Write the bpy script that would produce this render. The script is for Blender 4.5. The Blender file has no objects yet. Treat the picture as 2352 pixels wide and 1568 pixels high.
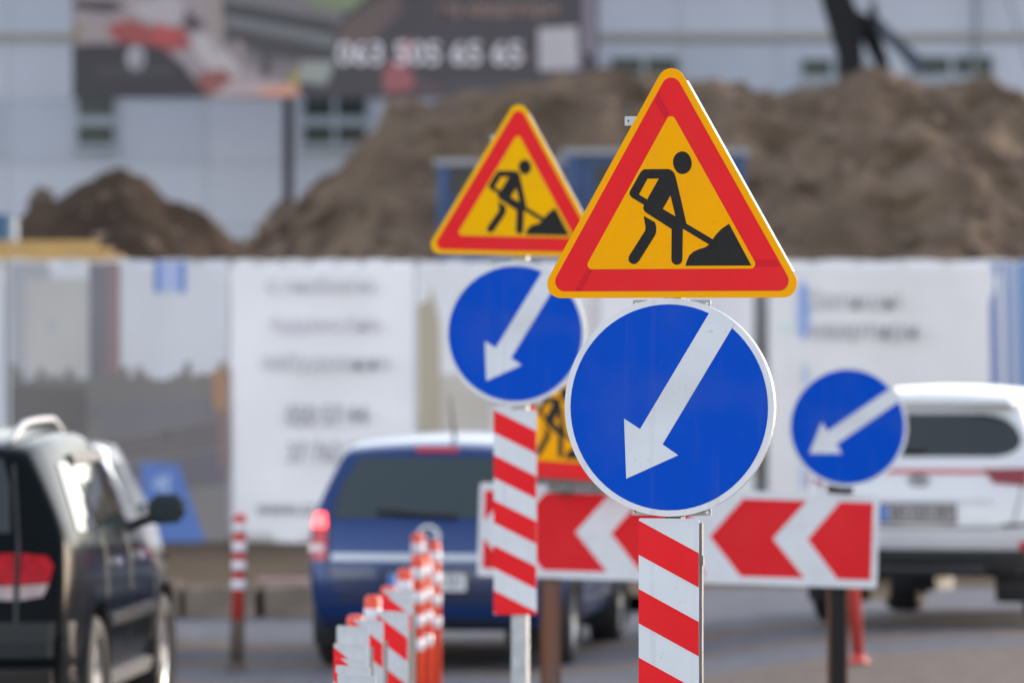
import bpy, bmesh, math, random
from mathutils import Vector, Matrix, noise
from mathutils.bvhtree import BVHTree

R = math.radians
rnd = random.Random(7)
sc = bpy.context.scene
col = sc.collection

# ------------------------------------------------------------------ camera, sky, sun, exposure
CAM_Z = 2.2
F = 2352 * 200.0 / 36.0            # focal length in reference pixels (200 mm lens)
cam_d = bpy.data.cameras.new('camera')
cam_d.lens = 200.0
cam_d.sensor_width = 36.0
cam_d.clip_start = 0.1
cam_d.clip_end = 5000
cam = bpy.data.objects.new('camera', cam_d)
col.objects.link(cam)
cam.location = (0, 0, CAM_Z)
cam.rotation_euler = (R(90), 0, 0)
cam_d.dof.use_dof = True
cam_d.dof.focus_distance = 15.72
cam_d.dof.aperture_fstop = 4.0
sc.camera = cam

SUN_AZ, SUN_EL = 54.0, 13.0        # degrees: azimuth from +Y towards +X, elevation
world = bpy.data.worlds.new('World')
sc.world = world
world.use_nodes = True
wn = world.node_tree
sky = wn.nodes.new('ShaderNodeTexSky')
sky.sky_type = 'NISHITA'
sky.sun_disc = False
sky.sun_elevation = R(SUN_EL)
sky.sun_rotation = R(SUN_AZ)
sky.dust_density = 0.8
sky.ozone_density = 1.0
hs = wn.nodes.new('ShaderNodeHueSaturation')
hs.inputs['Saturation'].default_value = 0.5
wn.links.new(sky.outputs[0], hs.inputs['Color'])
tint = wn.nodes.new('ShaderNodeMix')          # thin high cloud: greyer, slightly violet
tint.data_type = 'RGBA'
tint.blend_type = 'MULTIPLY'
tint.inputs[0].default_value = 1.0
tint.inputs[7].default_value = (1.05, 1.0, 0.985, 1)
wn.links.new(hs.outputs[0], tint.inputs[6])
wn.links.new(tint.outputs[2], wn.nodes['Background'].inputs[0])
wn.nodes['Background'].inputs[1].default_value = 0.15

sun_d = bpy.data.lights.new('sun', 'SUN')
sun_d.energy = 0.5
sun_d.angle = R(16)
sun_d.color = (1.0, 0.86, 0.68)
sun = bpy.data.objects.new('sun', sun_d)
col.objects.link(sun)
sd = Vector((math.sin(R(SUN_AZ)) * math.cos(R(SUN_EL)), math.cos(R(SUN_AZ)) * math.cos(R(SUN_EL)), math.sin(R(SUN_EL))))
sun.rotation_euler = sd.to_track_quat('Z', 'Y').to_euler()
sun.location = sd * 50

vs = sc.view_settings
vs.view_transform = 'Standard'
vs.look = 'None'
vs.exposure = 1.95
vs.gamma = 1.0
vs.use_curve_mapping = False

# ------------------------------------------------------------------ helpers
def P(x, y, D):
    """reference pixel at distance D -> world point"""
    return Vector(((x - 1176.0) / F * D, D, CAM_Z - (y - 784.0) / F * D))

def tag(o, label=None, cat=None, group=None, kind=None):
    if label: o['label'] = label
    if cat: o['category'] = cat
    if group: o['group'] = group
    if kind: o['kind'] = kind
    return o

def empty(name, loc=(0, 0, 0), rot=(0, 0, 0)):
    o = bpy.data.objects.new(name, None)
    o.empty_display_size = 0.1
    col.objects.link(o)
    o.location = loc
    o.rotation_euler = rot
    return o

def link(name, me, mat=None, parent=None, loc=None, rot=None):
    o = bpy.data.objects.new(name, me)
    col.objects.link(o)
    if mat is not None:
        me.materials.clear()
        me.materials.append(mat)
    if parent is not None: o.parent = parent
    if loc is not None: o.location = loc
    if rot is not None: o.rotation_euler = rot
    return o

def bm_obj(name, bm, mat=None, parent=None, loc=None, rot=None, smooth=False):
    me = bpy.data.meshes.new(name)
    bmesh.ops.recalc_face_normals(bm, faces=bm.faces[:]) if False else None
    bm.to_mesh(me)
    bm.free()
    if smooth:
        for p in me.polygons: p.use_smooth = True
    return link(name, me, mat, parent, loc, rot)

MATS = {}
def mat(name, color, rough=0.5, metal=0.0, var=0.0, vscale=8.0, bump=0.0, bscale=40.0, spec=0.5, coat=0.0, color2=None, emit=None, stretch=None, detail=4.0, grime=0.0):
    if name in MATS: return MATS[name]
    m = bpy.data.materials.new(name)
    m.use_nodes = True
    nt = m.node_tree
    b = nt.nodes['Principled BSDF']
    b.inputs['Roughness'].default_value = rough
    b.inputs['Metallic'].default_value = metal
    b.inputs['Specular IOR Level'].default_value = spec
    b.inputs['Coat Weight'].default_value = coat
    b.inputs['Coat Roughness'].default_value = 0.04
    c1 = (*color, 1)
    b.inputs['Base Color'].default_value = c1
    if var > 0 or color2 is not None or bump > 0:
        tc = nt.nodes.new('ShaderNodeTexCoord')
        mp = nt.nodes.new('ShaderNodeMapping')
        nt.links.new(tc.outputs['Object'], mp.inputs['Vector'])
        if stretch: mp.inputs['Scale'].default_value = stretch
    if var > 0 or color2 is not None:
        n = nt.nodes.new('ShaderNodeTexNoise')
        n.inputs['Scale'].default_value = vscale
        n.inputs['Detail'].default_value = detail
        n.inputs['Roughness'].default_value = 0.6
        nt.links.new(mp.outputs[0], n.inputs['Vector'])
        rp = nt.nodes.new('ShaderNodeValToRGB')
        rp.color_ramp.elements[0].position = 0.32
        rp.color_ramp.elements[1].position = 0.68
        if color2 is None:
            color2 = tuple(c * (1 - var) for c in color)
        rp.color_ramp.elements[0].color = (*color2, 1)
        rp.color_ramp.elements[1].color = c1
        nt.links.new(n.outputs['Fac'], rp.inputs['Fac'])
        nt.links.new(rp.outputs['Color'], b.inputs['Base Color'])
    if bump > 0:
        n2 = nt.nodes.new('ShaderNodeTexNoise')
        n2.inputs['Scale'].default_value = bscale
        n2.inputs['Detail'].default_value = 6
        nt.links.new(mp.outputs[0], n2.inputs['Vector'])
        bp = nt.nodes.new('ShaderNodeBump')
        bp.inputs['Strength'].default_value = bump
        bp.inputs['Distance'].default_value = 0.05
        nt.links.new(n2.outputs['Fac'], bp.inputs['Height'])
        nt.links.new(bp.outputs[0], b.inputs['Normal'])
    if grime > 0:
        N, L = nt.nodes.new, nt.links.new
        tg = N('ShaderNodeTexCoord')
        src = b.inputs['Base Color'].links[0].from_socket if b.inputs['Base Color'].links else None
        prev = src
        for sc_, lo, hi, amt, dirt in (((70, 70, 70), .66, .74, grime * .55, (0.10, 0.085, 0.07)), ((26, 26, 1.6), .58, .80, grime * .40, (0.16, 0.14, 0.12)), ((3, 3, 4), .50, .75, grime * .30, (0.20, 0.18, 0.15))):
            mg = N('ShaderNodeMapping'); mg.inputs['Scale'].default_value = sc_
            mg.inputs['Location'].default_value = (sc_[0] * .37, 0, sc_[2] * .61)
            L(tg.outputs['Object'], mg.inputs['Vector'])
            ng = N('ShaderNodeTexNoise'); ng.inputs['Scale'].default_value = 1.0; ng.inputs['Detail'].default_value = 3
            L(mg.outputs[0], ng.inputs['Vector'])
            mr = N('ShaderNodeMapRange'); mr.inputs['From Min'].default_value = lo; mr.inputs['From Max'].default_value = hi
            mr.inputs['To Max'].default_value = amt
            L(ng.outputs['Fac'], mr.inputs['Value'])
            mx = N('ShaderNodeMix'); mx.data_type = 'RGBA'
            L(mr.outputs[0], mx.inputs[0])
            if prev is None: mx.inputs[6].default_value = c1
            else: L(prev, mx.inputs[6])
            mx.inputs[7].default_value = (*dirt, 1)
            prev = mx.outputs[2]
        L(prev, b.inputs['Base Color'])
    if emit:
        b.inputs['Emission Color'].default_value = (*emit[0], 1)
        b.inputs['Emission Strength'].default_value = emit[1]
    MATS[name] = m
    return m

def lin(r, g, b):
    f = lambda c: (c / 255) / 12.92 if c <= 10 else (((c / 255) + 0.055) / 1.055) ** 2.4
    return (f(r), f(g), f(b))

def alb(r, g, b, k=0.92):
    """photo colour -> albedo under this scene's soft light"""
    return tuple(min(0.92, c * k * f) for c, f in zip(lin(r, g, b), (1.28, 1.23, 1.15)))

def add_box(bm, x0, x1, y0, y1, z0, z1, bev=0.0):
    vs_ = [bm.verts.new(v) for v in ((x0, y0, z0), (x1, y0, z0), (x1, y1, z0), (x0, y1, z0), (x0, y0, z1), (x1, y0, z1), (x1, y1, z1), (x0, y1, z1))]
    fs = [bm.faces.new([vs_[i] for i in f]) for f in ((3, 2, 1, 0), (4, 5, 6, 7), (0, 1, 5, 4), (1, 2, 6, 5), (2, 3, 7, 6), (3, 0, 4, 7))]
    if bev > 0:
        es = list({e for f in fs for e in f.edges})
        bmesh.ops.bevel(bm, geom=es, offset=bev, segments=2, affect='EDGES', profile=0.5)

def box(name, x0, x1, y0, y1, z0, z1, m, parent=None, bev=0.0, loc=None, rot=None):
    bm = bmesh.new()
    add_box(bm, x0, x1, y0, y1, z0, z1, bev)
    return bm_obj(name, bm, m, parent, loc, rot)

def add_tube(bm, pts, r, n=10, caps=True):
    pts = [Vector(p) for p in pts]
    rings = []
    for i, p in enumerate(pts):
        t = (pts[min(i + 1, len(pts) - 1)] - pts[max(i - 1, 0)]).normalized()
        a = t.cross(Vector((0, 0, 1)))
        if a.length < 1e-4: a = t.cross(Vector((0, 1, 0)))
        a.normalize()
        b = a.cross(t)
        rr = r[i] if isinstance(r, (list, tuple)) else r
        rings.append([bm.verts.new(p + (a * math.cos(2 * math.pi * k / n) + b * math.sin(2 * math.pi * k / n)) * rr) for k in range(n)])
    for i in range(len(rings) - 1):
        for k in range(n):
            bm.faces.new((rings[i][k], rings[i][(k + 1) % n], rings[i + 1][(k + 1) % n], rings[i + 1][k]))
    if caps:
        bm.faces.new(rings[0][::-1])
        bm.faces.new(rings[-1])

def tube(name, pts, r, m, parent=None, n=10, loc=None, rot=None):
    bm = bmesh.new()
    add_tube(bm, pts, r, n)
    bmesh.ops.recalc_face_normals(bm, faces=bm.faces[:])
    return bm_obj(name, bm, m, parent, loc, rot, smooth=(n > 8))

def flat_bm(loops):
    """filled flat region in XZ from closed loops (holes by even-odd)"""
    bm = bmesh.new()
    es = []
    for lp in loops:
        v = [bm.verts.new((p[0], 0, p[1])) for p in lp]
        es += [bm.edges.new((v[i], v[(i + 1) % len(v)])) for i in range(len(v))]
    bmesh.ops.triangle_fill(bm, edges=es, use_beauty=True, use_dissolve=False)
    for f in bm.faces:
        f.normal_update()
        if f.normal.y > 0: f.normal_flip()
    return bm

def plate(name, loops, y_front, thick, m, parent=None):
    """flat sheet facing -Y with its front at y_front and a real thickness"""
    if not isinstance(loops[0][0], (list, tuple)): loops = [loops]
    bm = flat_bm(loops)
    g = bmesh.ops.extrude_face_region(bm, geom=bm.faces[:])
    for v in [e for e in g['geom'] if isinstance(e, bmesh.types.BMVert)]: v.co.y += thick
    bmesh.ops.recalc_face_normals(bm, faces=bm.faces[:])
    bmesh.ops.translate(bm, verts=bm.verts[:], vec=(0, y_front, 0))
    return bm_obj(name, bm, m, parent)

def circle(r, n=72, cx=0, cz=0, rz=None):
    rz = rz or r
    return [(cx + r * math.cos(2 * math.pi * i / n), cz + rz * math.sin(2 * math.pi * i / n)) for i in range(n)]

def rrect(x0, x1, z0, z1, r, n=5):
    out = []
    for cx, cz, a0 in ((x1 - r, z1 - r, 0), (x0 + r, z1 - r, 90), (x0 + r, z0 + r, 180), (x1 - r, z0 + r, 270)):
        for i in range(n + 1):
            a = R(a0 + 90 * i / n)
            out.append((cx + r * math.cos(a), cz + r * math.sin(a)))
    return out

def clip_rect(poly, x0, x1, z0, z1):
    for ax, lim, sgn in ((0, x0, 1), (0, x1, -1), (1, z0, 1), (1, z1, -1)):
        out = []
        for i in range(len(poly)):
            a, b = poly[i], poly[(i + 1) % len(poly)]
            da, db = (a[ax] - lim) * sgn, (b[ax] - lim) * sgn
            if da >= 0: out.append(a)
            if (da >= 0) != (db >= 0):
                t = da / (da - db)
                out.append((a[0] + (b[0] - a[0]) * t, a[1] + (b[1] - a[1]) * t))
        poly = out
        if len(poly) < 3: return None
    return poly

def text_mesh(body, size, align='CENTER', extrude=0.0, bold=0.0, sx=1.0):
    c = bpy.data.curves.new('lettering', 'FONT')
    c.body = body
    c.size = size
    c.align_x = align
    c.align_y = 'CENTER'
    c.extrude = extrude
    c.offset = bold * 0.35
    c.resolution_u = 3
    o = bpy.data.objects.new('lettering', c)
    col.objects.link(o)
    dg = bpy.context.evaluated_depsgraph_get()
    me = bpy.data.meshes.new_from_object(o.evaluated_get(dg))
    bpy.data.objects.remove(o)
    bpy.data.curves.remove(c)
    me.transform(Matrix.Rotation(R(90), 4, 'X') @ Matrix.Diagonal((sx, 1, 1, 1)))
    return me

# ------------------------------------------------------------------ ground
def gz(x, y):
    """height of the road surface: it climbs gently to the right"""
    h = min(0.19, 0.11 * max(0.0, x - 0.45))
    k = min(1.0, max(0.0, (y - 12) / 12)) * (1 - min(1.0, max(0.0, (y - 40.8) / 10)))
    return h * k

def sheet(name, xs, ys, fz, m, kind='structure'):
    bm = bmesh.new()
    g = [[bm.verts.new((x, y, fz(x, y))) for x in xs] for y in ys]
    for j in range(len(ys) - 1):
        for i in range(len(xs) - 1):
            bm.faces.new((g[j][i], g[j][i + 1], g[j + 1][i + 1], g[j + 1][i]))
    o = bm_obj(name, bm, m, smooth=True)
    o['kind'] = kind
    return o

def frange(a, b, n): return [a + (b - a) * i / (n - 1) for i in range(n)]

m_earth = mat('earth', (0.17, 0.145, 0.12), 0.95, spec=0.08, var=0.35, vscale=1.2, bump=0.6, bscale=6)
XS = [-2000, -300, -60] + frange(-24, 24, 49) + [60, 300, 2000]
YS = [-2000, -300, -20] + frange(4, 60, 57) + [80, 120, 300, 2000]
sheet('ground', XS, YS, lambda x, y: gz(x, y) - 0.05, m_earth)

def road_material():
    m = bpy.data.materials.new('dusty_asphalt')
    m.use_nodes = True
    nt = m.node_tree
    N, L = nt.nodes.new, nt.links.new
    b = nt.nodes['Principled BSDF']
    b.inputs['Roughness'].default_value = 0.95
    b.inputs['Specular IOR Level'].default_value = 0.08
    tc = N('ShaderNodeTexCoord')
    sp = N('ShaderNodeSeparateXYZ')
    L(tc.outputs['Object'], sp.inputs[0])
    def math_(op, a, c=None):
        n = N('ShaderNodeMath'); n.operation = op
        for i, v in enumerate((a, c)):
            if v is None: continue
            if isinstance(v, (int, float)): n.inputs[i].default_value = v
            else: L(v, n.inputs[i])
        return n.outputs[0]
    big = N('ShaderNodeTexNoise'); big.inputs['Scale'].default_value = 0.9; big.inputs['Detail'].default_value = 5
    L(tc.outputs['Object'], big.inputs['Vector'])
    # dirt dragged onto the lane: distance from a curved edge
    ax = math_('ABSOLUTE', math_('SUBTRACT', sp.outputs[0], 0.2))
    edge = math_('ADD', math_('MULTIPLY', ax, 0.55), 35.6)
    q = math_('SUBTRACT', sp.outputs[1], edge)
    q = math_('ADD', q, math_('MULTIPLY', math_('SUBTRACT', big.outputs['Fac'], 0.5), 1.6))
    def band(c, w):
        d = math_('ABSOLUTE', math_('SUBTRACT', q, c))
        n = N('ShaderNodeMapRange'); n.inputs['From Min'].default_value = w; n.inputs['From Max'].default_value = w * 1.7
        n.inputs['To Min'].default_value = 1; n.inputs['To Max'].default_value = 0
        L(d, n.inputs['Value']); return n.outputs[0]
    near = N('ShaderNodeMapRange'); near.inputs['From Min'].default_value = -0.25; near.inputs['From Max'].default_value = 0.35
    near.inputs['To Min'].default_value = 1; near.inputs['To Max'].default_value = 0
    L(q, near.inputs['Value'])
    msk = math_('MAXIMUM', near.outputs[0], math_('MAXIMUM', band(2.0, 0.32), band(4.3, 0.42)))
    fine = N('ShaderNodeTexNoise'); fine.inputs['Scale'].default_value = 6; fine.inputs['Detail'].default_value = 8
    L(tc.outputs['Object'], fine.inputs['Vector'])
    def ramp(c1, c2):
        r = N('ShaderNodeValToRGB'); r.color_ramp.elements[0].color = (*c1, 1); r.color_ramp.elements[1].color = (*c2, 1)
        r.color_ramp.elements[0].position = 0.3; r.color_ramp.elements[1].position = 0.7
        L(fine.outputs['Fac'], r.inputs[0]); return r.outputs[0]
    mix = N('ShaderNodeMix'); mix.data_type = 'RGBA'
    L(msk, mix.inputs[0]); L(ramp((0.108, 0.109, 0.124), (0.158, 0.159, 0.180)), mix.inputs[6]); L(ramp((0.130, 0.104, 0.088), (0.200, 0.163, 0.140)), mix.inputs[7])
    L(mix.outputs[2], b.inputs['Base Color'])
    bp = N('ShaderNodeBump'); bp.inputs['Strength'].default_value = 0.5; bp.inputs['Distance'].default_value = 0.02
    L(fine.outputs['Fac'], bp.inputs['Height']); L(bp.outputs[0], b.inputs['Normal'])
    return m
sheet('road', frange(-24, 24, 49), frange(4, 51, 48), lambda x, y: gz(x, y), road_material())

# verge behind the kerb, rising unevenly to the hoarding
m_verge = mat('verge_dirt', (0.108, 0.076, 0.052), 0.95, spec=0.08, color2=(0.06, 0.045, 0.029), vscale=1.6, bump=0.8, bscale=9)
def vz(x, y):
    t = (y - 45.6) / 16.0
    return 0.2 + 0.06 * noise.noise((x * 0.7, y * 0.5, 1.3)) * min(1, t * 4) - 0.2 * min(1, max(0, t - 0.05))
sheet('verge', frange(-24, 24, 97), frange(45.62, 66, 42), lambda x, y: max(vz(x, y), 0.0) * min(1.0, max(0.0, (1.5 - x) / 0.6)) + (0.012 if x < 1.0 or y > 50.6 else -0.03) + gz(x, y), m_verge)

# kerb stones
m_conc = mat('old_concrete', (0.27, 0.22, 0.18), 0.9, spec=0.08, var=0.35, vscale=5, bump=0.5, bscale=25)
kerb = empty('kerb', (0, 45.45, 0)); kerb['kind'] = 'structure'
bm = bmesh.new(); add_box(bm, -0.285, 0.285, -0.09, 0.15, -0.12, 0.27, 0.02)
kme = bpy.data.meshes.new('kerb_stone'); bm.to_mesh(kme); bm.free()
for i in range(34):
    x = -10.5 + i * 0.63 + rnd.uniform(-0.012, 0.012)
    if x > 0.75: break
    o = link('kerb_stone', kme, m_conc, kerb, (x, rnd.uniform(-0.02, 0.02), gz(x, 45.4) + rnd.uniform(-0.03, 0.02)), (rnd.uniform(-.03, .03), rnd.uniform(-.03, .03), rnd.uniform(-.02, .02)))

# ------------------------------------------------------------------ road signs
m_white = mat('sign_white', (0.6, 0.63, 0.69), 0.38, grime=0.55, spec=0.04, var=0.05, vscale=6)
m_rim = mat('sign_rim_white', (0.64, 0.66, 0.71), 0.45, grime=0.7, spec=0.04, var=0.06, vscale=5)
m_yellow = mat('sign_yellow', (0.83, 0.355, 0.0), 0.36, grime=0.14, spec=0.04, var=0.05, vscale=5)
m_yellow2 = mat('sign_yellow_aged', (0.79, 0.41, 0.0), 0.36, grime=0.14, spec=0.04, var=0.05, vscale=5)
m_red = mat('sign_red', (0.72, 0.020, 0.027), 0.3, grime=0.14, spec=0.04, var=0.10, vscale=4)
m_red_dk = mat('sign_red_overlap', (0.55, 0.015, 0.027), 0.3, spec=0.04)
m_blue = mat('sign_blue', (0.0, 0.062, 0.48), 0.28, grime=0.32, spec=0.04, var=0.05, vscale=3)
m_black = mat('sign_black', (0.014, 0.014, 0.016), 0.5, var=0.3, vscale=30, spec=0.15)
m_zinc = mat('galvanised_steel', (0.45, 0.47, 0.5), 0.5, metal=0.3, var=0.25, vscale=20)
m_zinc_dk = mat('weathered_steel', (0.16, 0.16, 0.17), 0.6, metal=0.3, var=0.3, vscale=18)
m_rust2 = mat('brown_rust', (0.13, 0.055, 0.028), 0.8, var=0.4, vscale=5)
m_rust = mat('rusty_steel', (0.085, 0.085, 0.09), 0.75, color2=(0.17, 0.055, 0.02), vscale=3, bump=0.3, bscale=60, stretch=(3, 3, .5))

SIDE = 0.78
INR = SIDE * math.sqrt(3) / 6
def tri_pts(inset, r, n=10, k=1.0):
    inr = INR - inset
    out = []
    for a in (90, 210, 330):
        c = Vector((math.cos(R(a)), math.sin(R(a)))) * 2 * (inr - r)
        for i in range(n + 1):
            t = R(a - 60 + 120 * i / n)
            out.append(((c.x + r * math.cos(t)) * k, (c.y + r * math.sin(t) + INR) * k))
    return out

def zf(u, v, k=1.0):
    return ((u - 838) * 4.458e-4 * k, (1524 - v) * 4.24e-4 * k)

FIG_OUT = [(668, 683), (744, 683), (820, 683), (836, 688), (850, 698), (861, 713), (868, 733), (900, 870), (938, 1040), (1108, 1143), (1130, 1112), (1165, 1075), (1213, 1043), (1285, 1180), (1356, 1315), (1140, 1315), (933, 1315), (940, 1285), (957, 1248), (985, 1222), (1020, 1207), (1060, 1195), (1085, 1177), (915, 1073), (912, 1275), (905, 1295), (892, 1305), (877, 1308), (860, 1305), (847, 1293), (841, 1275), (843, 1075), (690, 975), (668, 960), (658, 938), (663, 915), (585, 868), (572, 852), (569, 832), (640, 705), (652, 690)]
FIG_H1 = [(686, 745), (760, 745), (684, 881), (630, 848)]
FIG_H2 = [(835, 855), (868, 993), (785, 943)]
FIG_LEG = [(661, 987), (735, 1030), (743, 1062), (742, 1095), (733, 1118), (630, 1283), (612, 1299), (592, 1303), (572, 1293), (562, 1275), (566, 1250), (672, 1083), (674, 1060)]
FIG_HEAD = [(912 + 60 * math.cos(2 * math.pi * i / 36) * (1 + .04 * math.sin(4 * math.pi * i / 36)), 643 + 74 * math.sin(2 * math.pi * i / 36)) for i in range(36)]

def triangle_sign(parent, z0, yel, k=1.0, outer=True, marks=False, x0=0.0):
    """worker triangle: sheet, red border, yellow field, black figure; flanges behind"""
    t = empty('triangle_plate', (x0, 0, z0)); t.parent = parent
    s = plate('yellow_sheet' if outer else 'red_sheet', tri_pts(0, 0.04, k=k), 0, 0.002, yel if outer else m_red, t)
    ins = 0.0
    if outer:
        plate('red_border', tri_pts(0.019, 0.028, k=k), -0.001, 0.0008, m_red, t)
    plate('yellow_field', tri_pts(0.080 if outer else 0.075, 0.013, k=k), -0.002, 0.0008, yel, t)
    f = plate('worker_figure', [[zf(*p, k) for p in FIG_OUT], [zf(*p, k) for p in FIG_H1], [zf(*p, k) for p in FIG_H2]], -0.003, 0.0008, m_black, t)
    plate('worker_leg', [zf(*p, k) for p in FIG_LEG], -0.003, 0.0008, m_black, t)
    plate('worker_head', [zf(*p, k) for p in FIG_HEAD], -0.003, 0.0008, m_black, t)
    if marks:
        for q in ([(757, 182), (735, 245), (800, 358), (826, 318)], [(285, 1339), (328, 1339), (255, 1478), (212, 1478)], [(1372, 1277), (1512, 1277), (1535, 1322), (1370, 1322)]):
            plate('film_overlap', [zf(*p) for p in q], -0.0016, 0.0004, m_red_dk, t)
    # folded edges along the three straight sides
    inr = INR * k
    for a in (30, 150, 270):
        bm = bmesh.new()
        add_box(bm, -SIDE * k * 0.5 + 0.085 * k, SIDE * k * 0.5 - 0.085 * k, 0.0021, 0.03, inr - 0.0035, inr - 0.0012)
        bmesh.ops.rotate(bm, verts=bm.verts[:], cent=(0, 0, 0), matrix=Matrix.Rotation(R(90 - a), 3, 'Y'))
        bmesh.ops.translate(bm, verts=bm.verts[:], vec=(0, 0, inr))
        bm_obj('folded_edge', bm, m_zinc, t)
    return t

ARROW = [(.1167, .2600), (.1260, .2760), (.1900, .2310), (.1813, .2174), (-.0173, -.1025), (.0279, -.1324), (-.1224, -.1984), (-.1288, -.0315), (-.0825, -.0605)]
def round_sign(parent, zc, x0=0.0, turn=0.0, r=0.3024):
    t = empty('round_plate', (x0, 0, zc)); t.parent = parent
    k = r / 0.3024
    plate('white_disc', circle(r), 0, 0.002, m_rim, t)
    plate('blue_field', circle(0.2850 * k), -0.001, 0.0008, m_blue, t)
    ca, sa = math.cos(R(turn)), math.sin(R(turn))
    plate('white_arrow', [((p[0] * ca - p[1] * sa) * k, (p[0] * sa + p[1] * ca) * k) for p in ARROW], -0.002, 0.0008, m_white, t)
    ring = [circle(r - 0.0015), circle(r - 0.0035)]
    plate('folded_rim', ring, 0.0021, 0.024, m_zinc, t)
    return t

def striped_plate(parent, ztop, w=0.174, h=0.87, x0=0.0, per=0.190, drop=0.089, first=-0.006, wmat=None, y=0.0, thick=0.004):
    t = empty('striped_plate', (x0, y, ztop)); t.parent = parent
    plate('white_sheet', rrect(-w / 2, w / 2, -h, 0, 0.006, 3), 0, thick, wmat or m_white, t)
    z = first + per
    while z > -h - drop:
        z -= per
        q = clip_rect([(-w / 2, z), (w / 2, z - drop), (w / 2, z - drop - per / 2), (-w / 2, z - per / 2)], -w / 2, w / 2, -h, 0)
        if q: plate('red_stripe', q, -0.001, 0.0008, m_red, t)
    return t

def bracket(parent, x0, x1, z, h=0.022):
    """punched clamp rail behind a plate"""
    hole = lambda cx: circle(0.004, 10, cx, z)
    plate('clamp_rail', [rrect(x0, x1, z - h / 2, z + h / 2, 0.002, 2), hole(x0 + 0.010), hole(x1 - 0.010)], 0.031, 0.003, m_zinc, parent)

# -- the sharp sign in front
g0 = P(1536, 784, 15.76)
s1 = empty('roadworks_sign', (g0.x, 15.76, gz(g0.x, 15.76)), (0, 0, R(-18)))
tag(s1, 'sharp roadworks sign in front, worker triangle over blue arrow disc and striped plate', 'road sign')
zz = gz(g0.x, 15.76)
def z1(y, s=829.0): return CAM_Z - (y - 784) / s - zz
triangle_sign(s1, z1(684), m_yellow, marks=True, x0=0.007)
round_sign(s1, z1(935))
st = striped_plate(s1, z1(1190), y=0.0)
box('back_frame', -0.080, 0.0945, 0.0045, 0.020, -0.86, -0.012, m_zinc_dk, st)
for zc in (-0.115, -0.6):
    box('strap', 0.0950, 0.0985, 0.003, 0.022, zc - 0.014, zc + 0.014, m_zinc_dk, st)
bracket(s1, -0.113, 0.112, z1(697), 0.02)
bracket(s1, -0.117, 0.113, z1(1176), 0.02)
bracket(s1, -0.137, 0.10, z1(276), 0.026)
box('post', -0.024, 0.024, 0.036, 0.084, 0, z1(230), m_zinc_dk, s1, 0.004)
for zc in (z1(697), z1(1176), z1(276), z1(1300)):
    box('clamp', -0.034, 0.034, 0.0345, 0.092, zc - 0.012, zc + 0.012, m_zinc, s1, 0.003)

# -- the second sign
D2 = 23.98
g2 = P(1183, 784, D2)
zz2 = gz(g2.x, D2)
s2 = empty('roadworks_sign', (g2.x, D2, zz2), (0, 0, R(-9)))
tag(s2, 'blurred roadworks sign standing behind the sharp one, triangle, blue arrow disc and striped plate', 'road sign')
def z2(y): return CAM_Z - (y - 784) / (F / D2) - zz2
triangle_sign(s2, z2(587), m_yellow2).rotation_euler = (0, R(1.4), 0)
round_sign(s2, z2(766))
striped_plate(s2, z2(941), w=0.182, h=0.862, first=0.0)
bracket(s2, -0.11, 0.11, z2(604)); bracket(s2, -0.11, 0.11, z2(926)); bracket(s2, -0.11, 0.10, z2(316))
pb = bmesh.new()
for a in ((-0.034, -0.028, 0.036, 0.09), (0.028, 0.034, 0.036, 0.09), (-0.028, 0.028, 0.036, 0.042)):
    add_box(pb, a[0] + .012, a[1] + .012, a[2], a[3], 0, z2(300))
bm_obj('post', pb, m_zinc, s2)

# -- chevron arrow board with its posts
D3 = 30.2
s3 = F / D3
bc = P(1558, 1229, D3)
board = empty('arrow_board', (bc.x, D3, gz(bc.x, D3)))
tag(board, 'long white board with red chevrons pointing left on two rusty posts', 'barrier board')
zc = bc.z - gz(bc.x, D3)
bp_ = empty('chevron_panel', (0, 0, zc), (0, R(1.8), 0)); bp_.parent = board
m_rboard = mat('board_red', (0.64, 0.022, 0.03), 0.35, grime=0.14, spec=0.04, var=0.12, vscale=2)
HW, HH = 1.062, 0.248
plate('white_sheet', rrect(-HW, HW, -HH, HH, 0.02), 0, 0.02, m_white, bp_)
cz = 0.206
for i in range(5):
    x = (1998 - 227 * i - 1558) / s3
    d = 227 / s3
    if i == 0:
        q = [(x + .012, cz), (x + .012, -cz), (x - .165, -cz), (x - .33, 0), (x - .165, cz)]
    else:
        q = [(x + .185, cz), (x + .185 - .34, cz), (x + .185 - .51, 0), (x + .185 - .34, -cz), (x + .185, -cz), (x + .01, 0)]
    if i < 4:
        q = clip_rect(q, -HW + .03, HW - .03, -cz, cz)
        plate('red_chevron', q, -0.001, 0.0008, m_rboard, bp_)
    else:
        for q in ([(x + .185, cz), (x - .4, cz), (x - .4, 0), (x + .01, 0)], [(x + .185, -cz), (x + .01, 0), (x - .4, 0), (x - .4, -cz)]):
            q = clip_rect(q, -HW + .028, HW, -cz, cz)
            if q: plate('red_chevron', q, -0.001, 0.0008, m_rboard, bp_)
for xp, wd in ((1265, 0.042), (1925, 0.04)):
    xx = (xp - 1558) / s3
    box('post', xx - wd, xx + wd, 0.024, 0.1, gz(bc.x + xx, D3) - gz(bc.x, D3) - 0.02, zc + 0.30, m_black if xp > 1500 else m_rust, board, 0.006)
    for sx_ in (-1, 1):
        e0 = xx + sx_ * (wd + .0065)
        box('post_flange', e0 - .006, e0 + .006, 0.022, 0.115, gz(bc.x + xx, D3) - gz(bc.x, D3) - 0.02, zc + 0.29, m_rust2, board)
    box('clamp', xx - wd - .02, xx + wd + .02, 0.021, 0.12, zc - 0.02, zc + 0.03, m_zinc_dk, board, 0.004)

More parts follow.
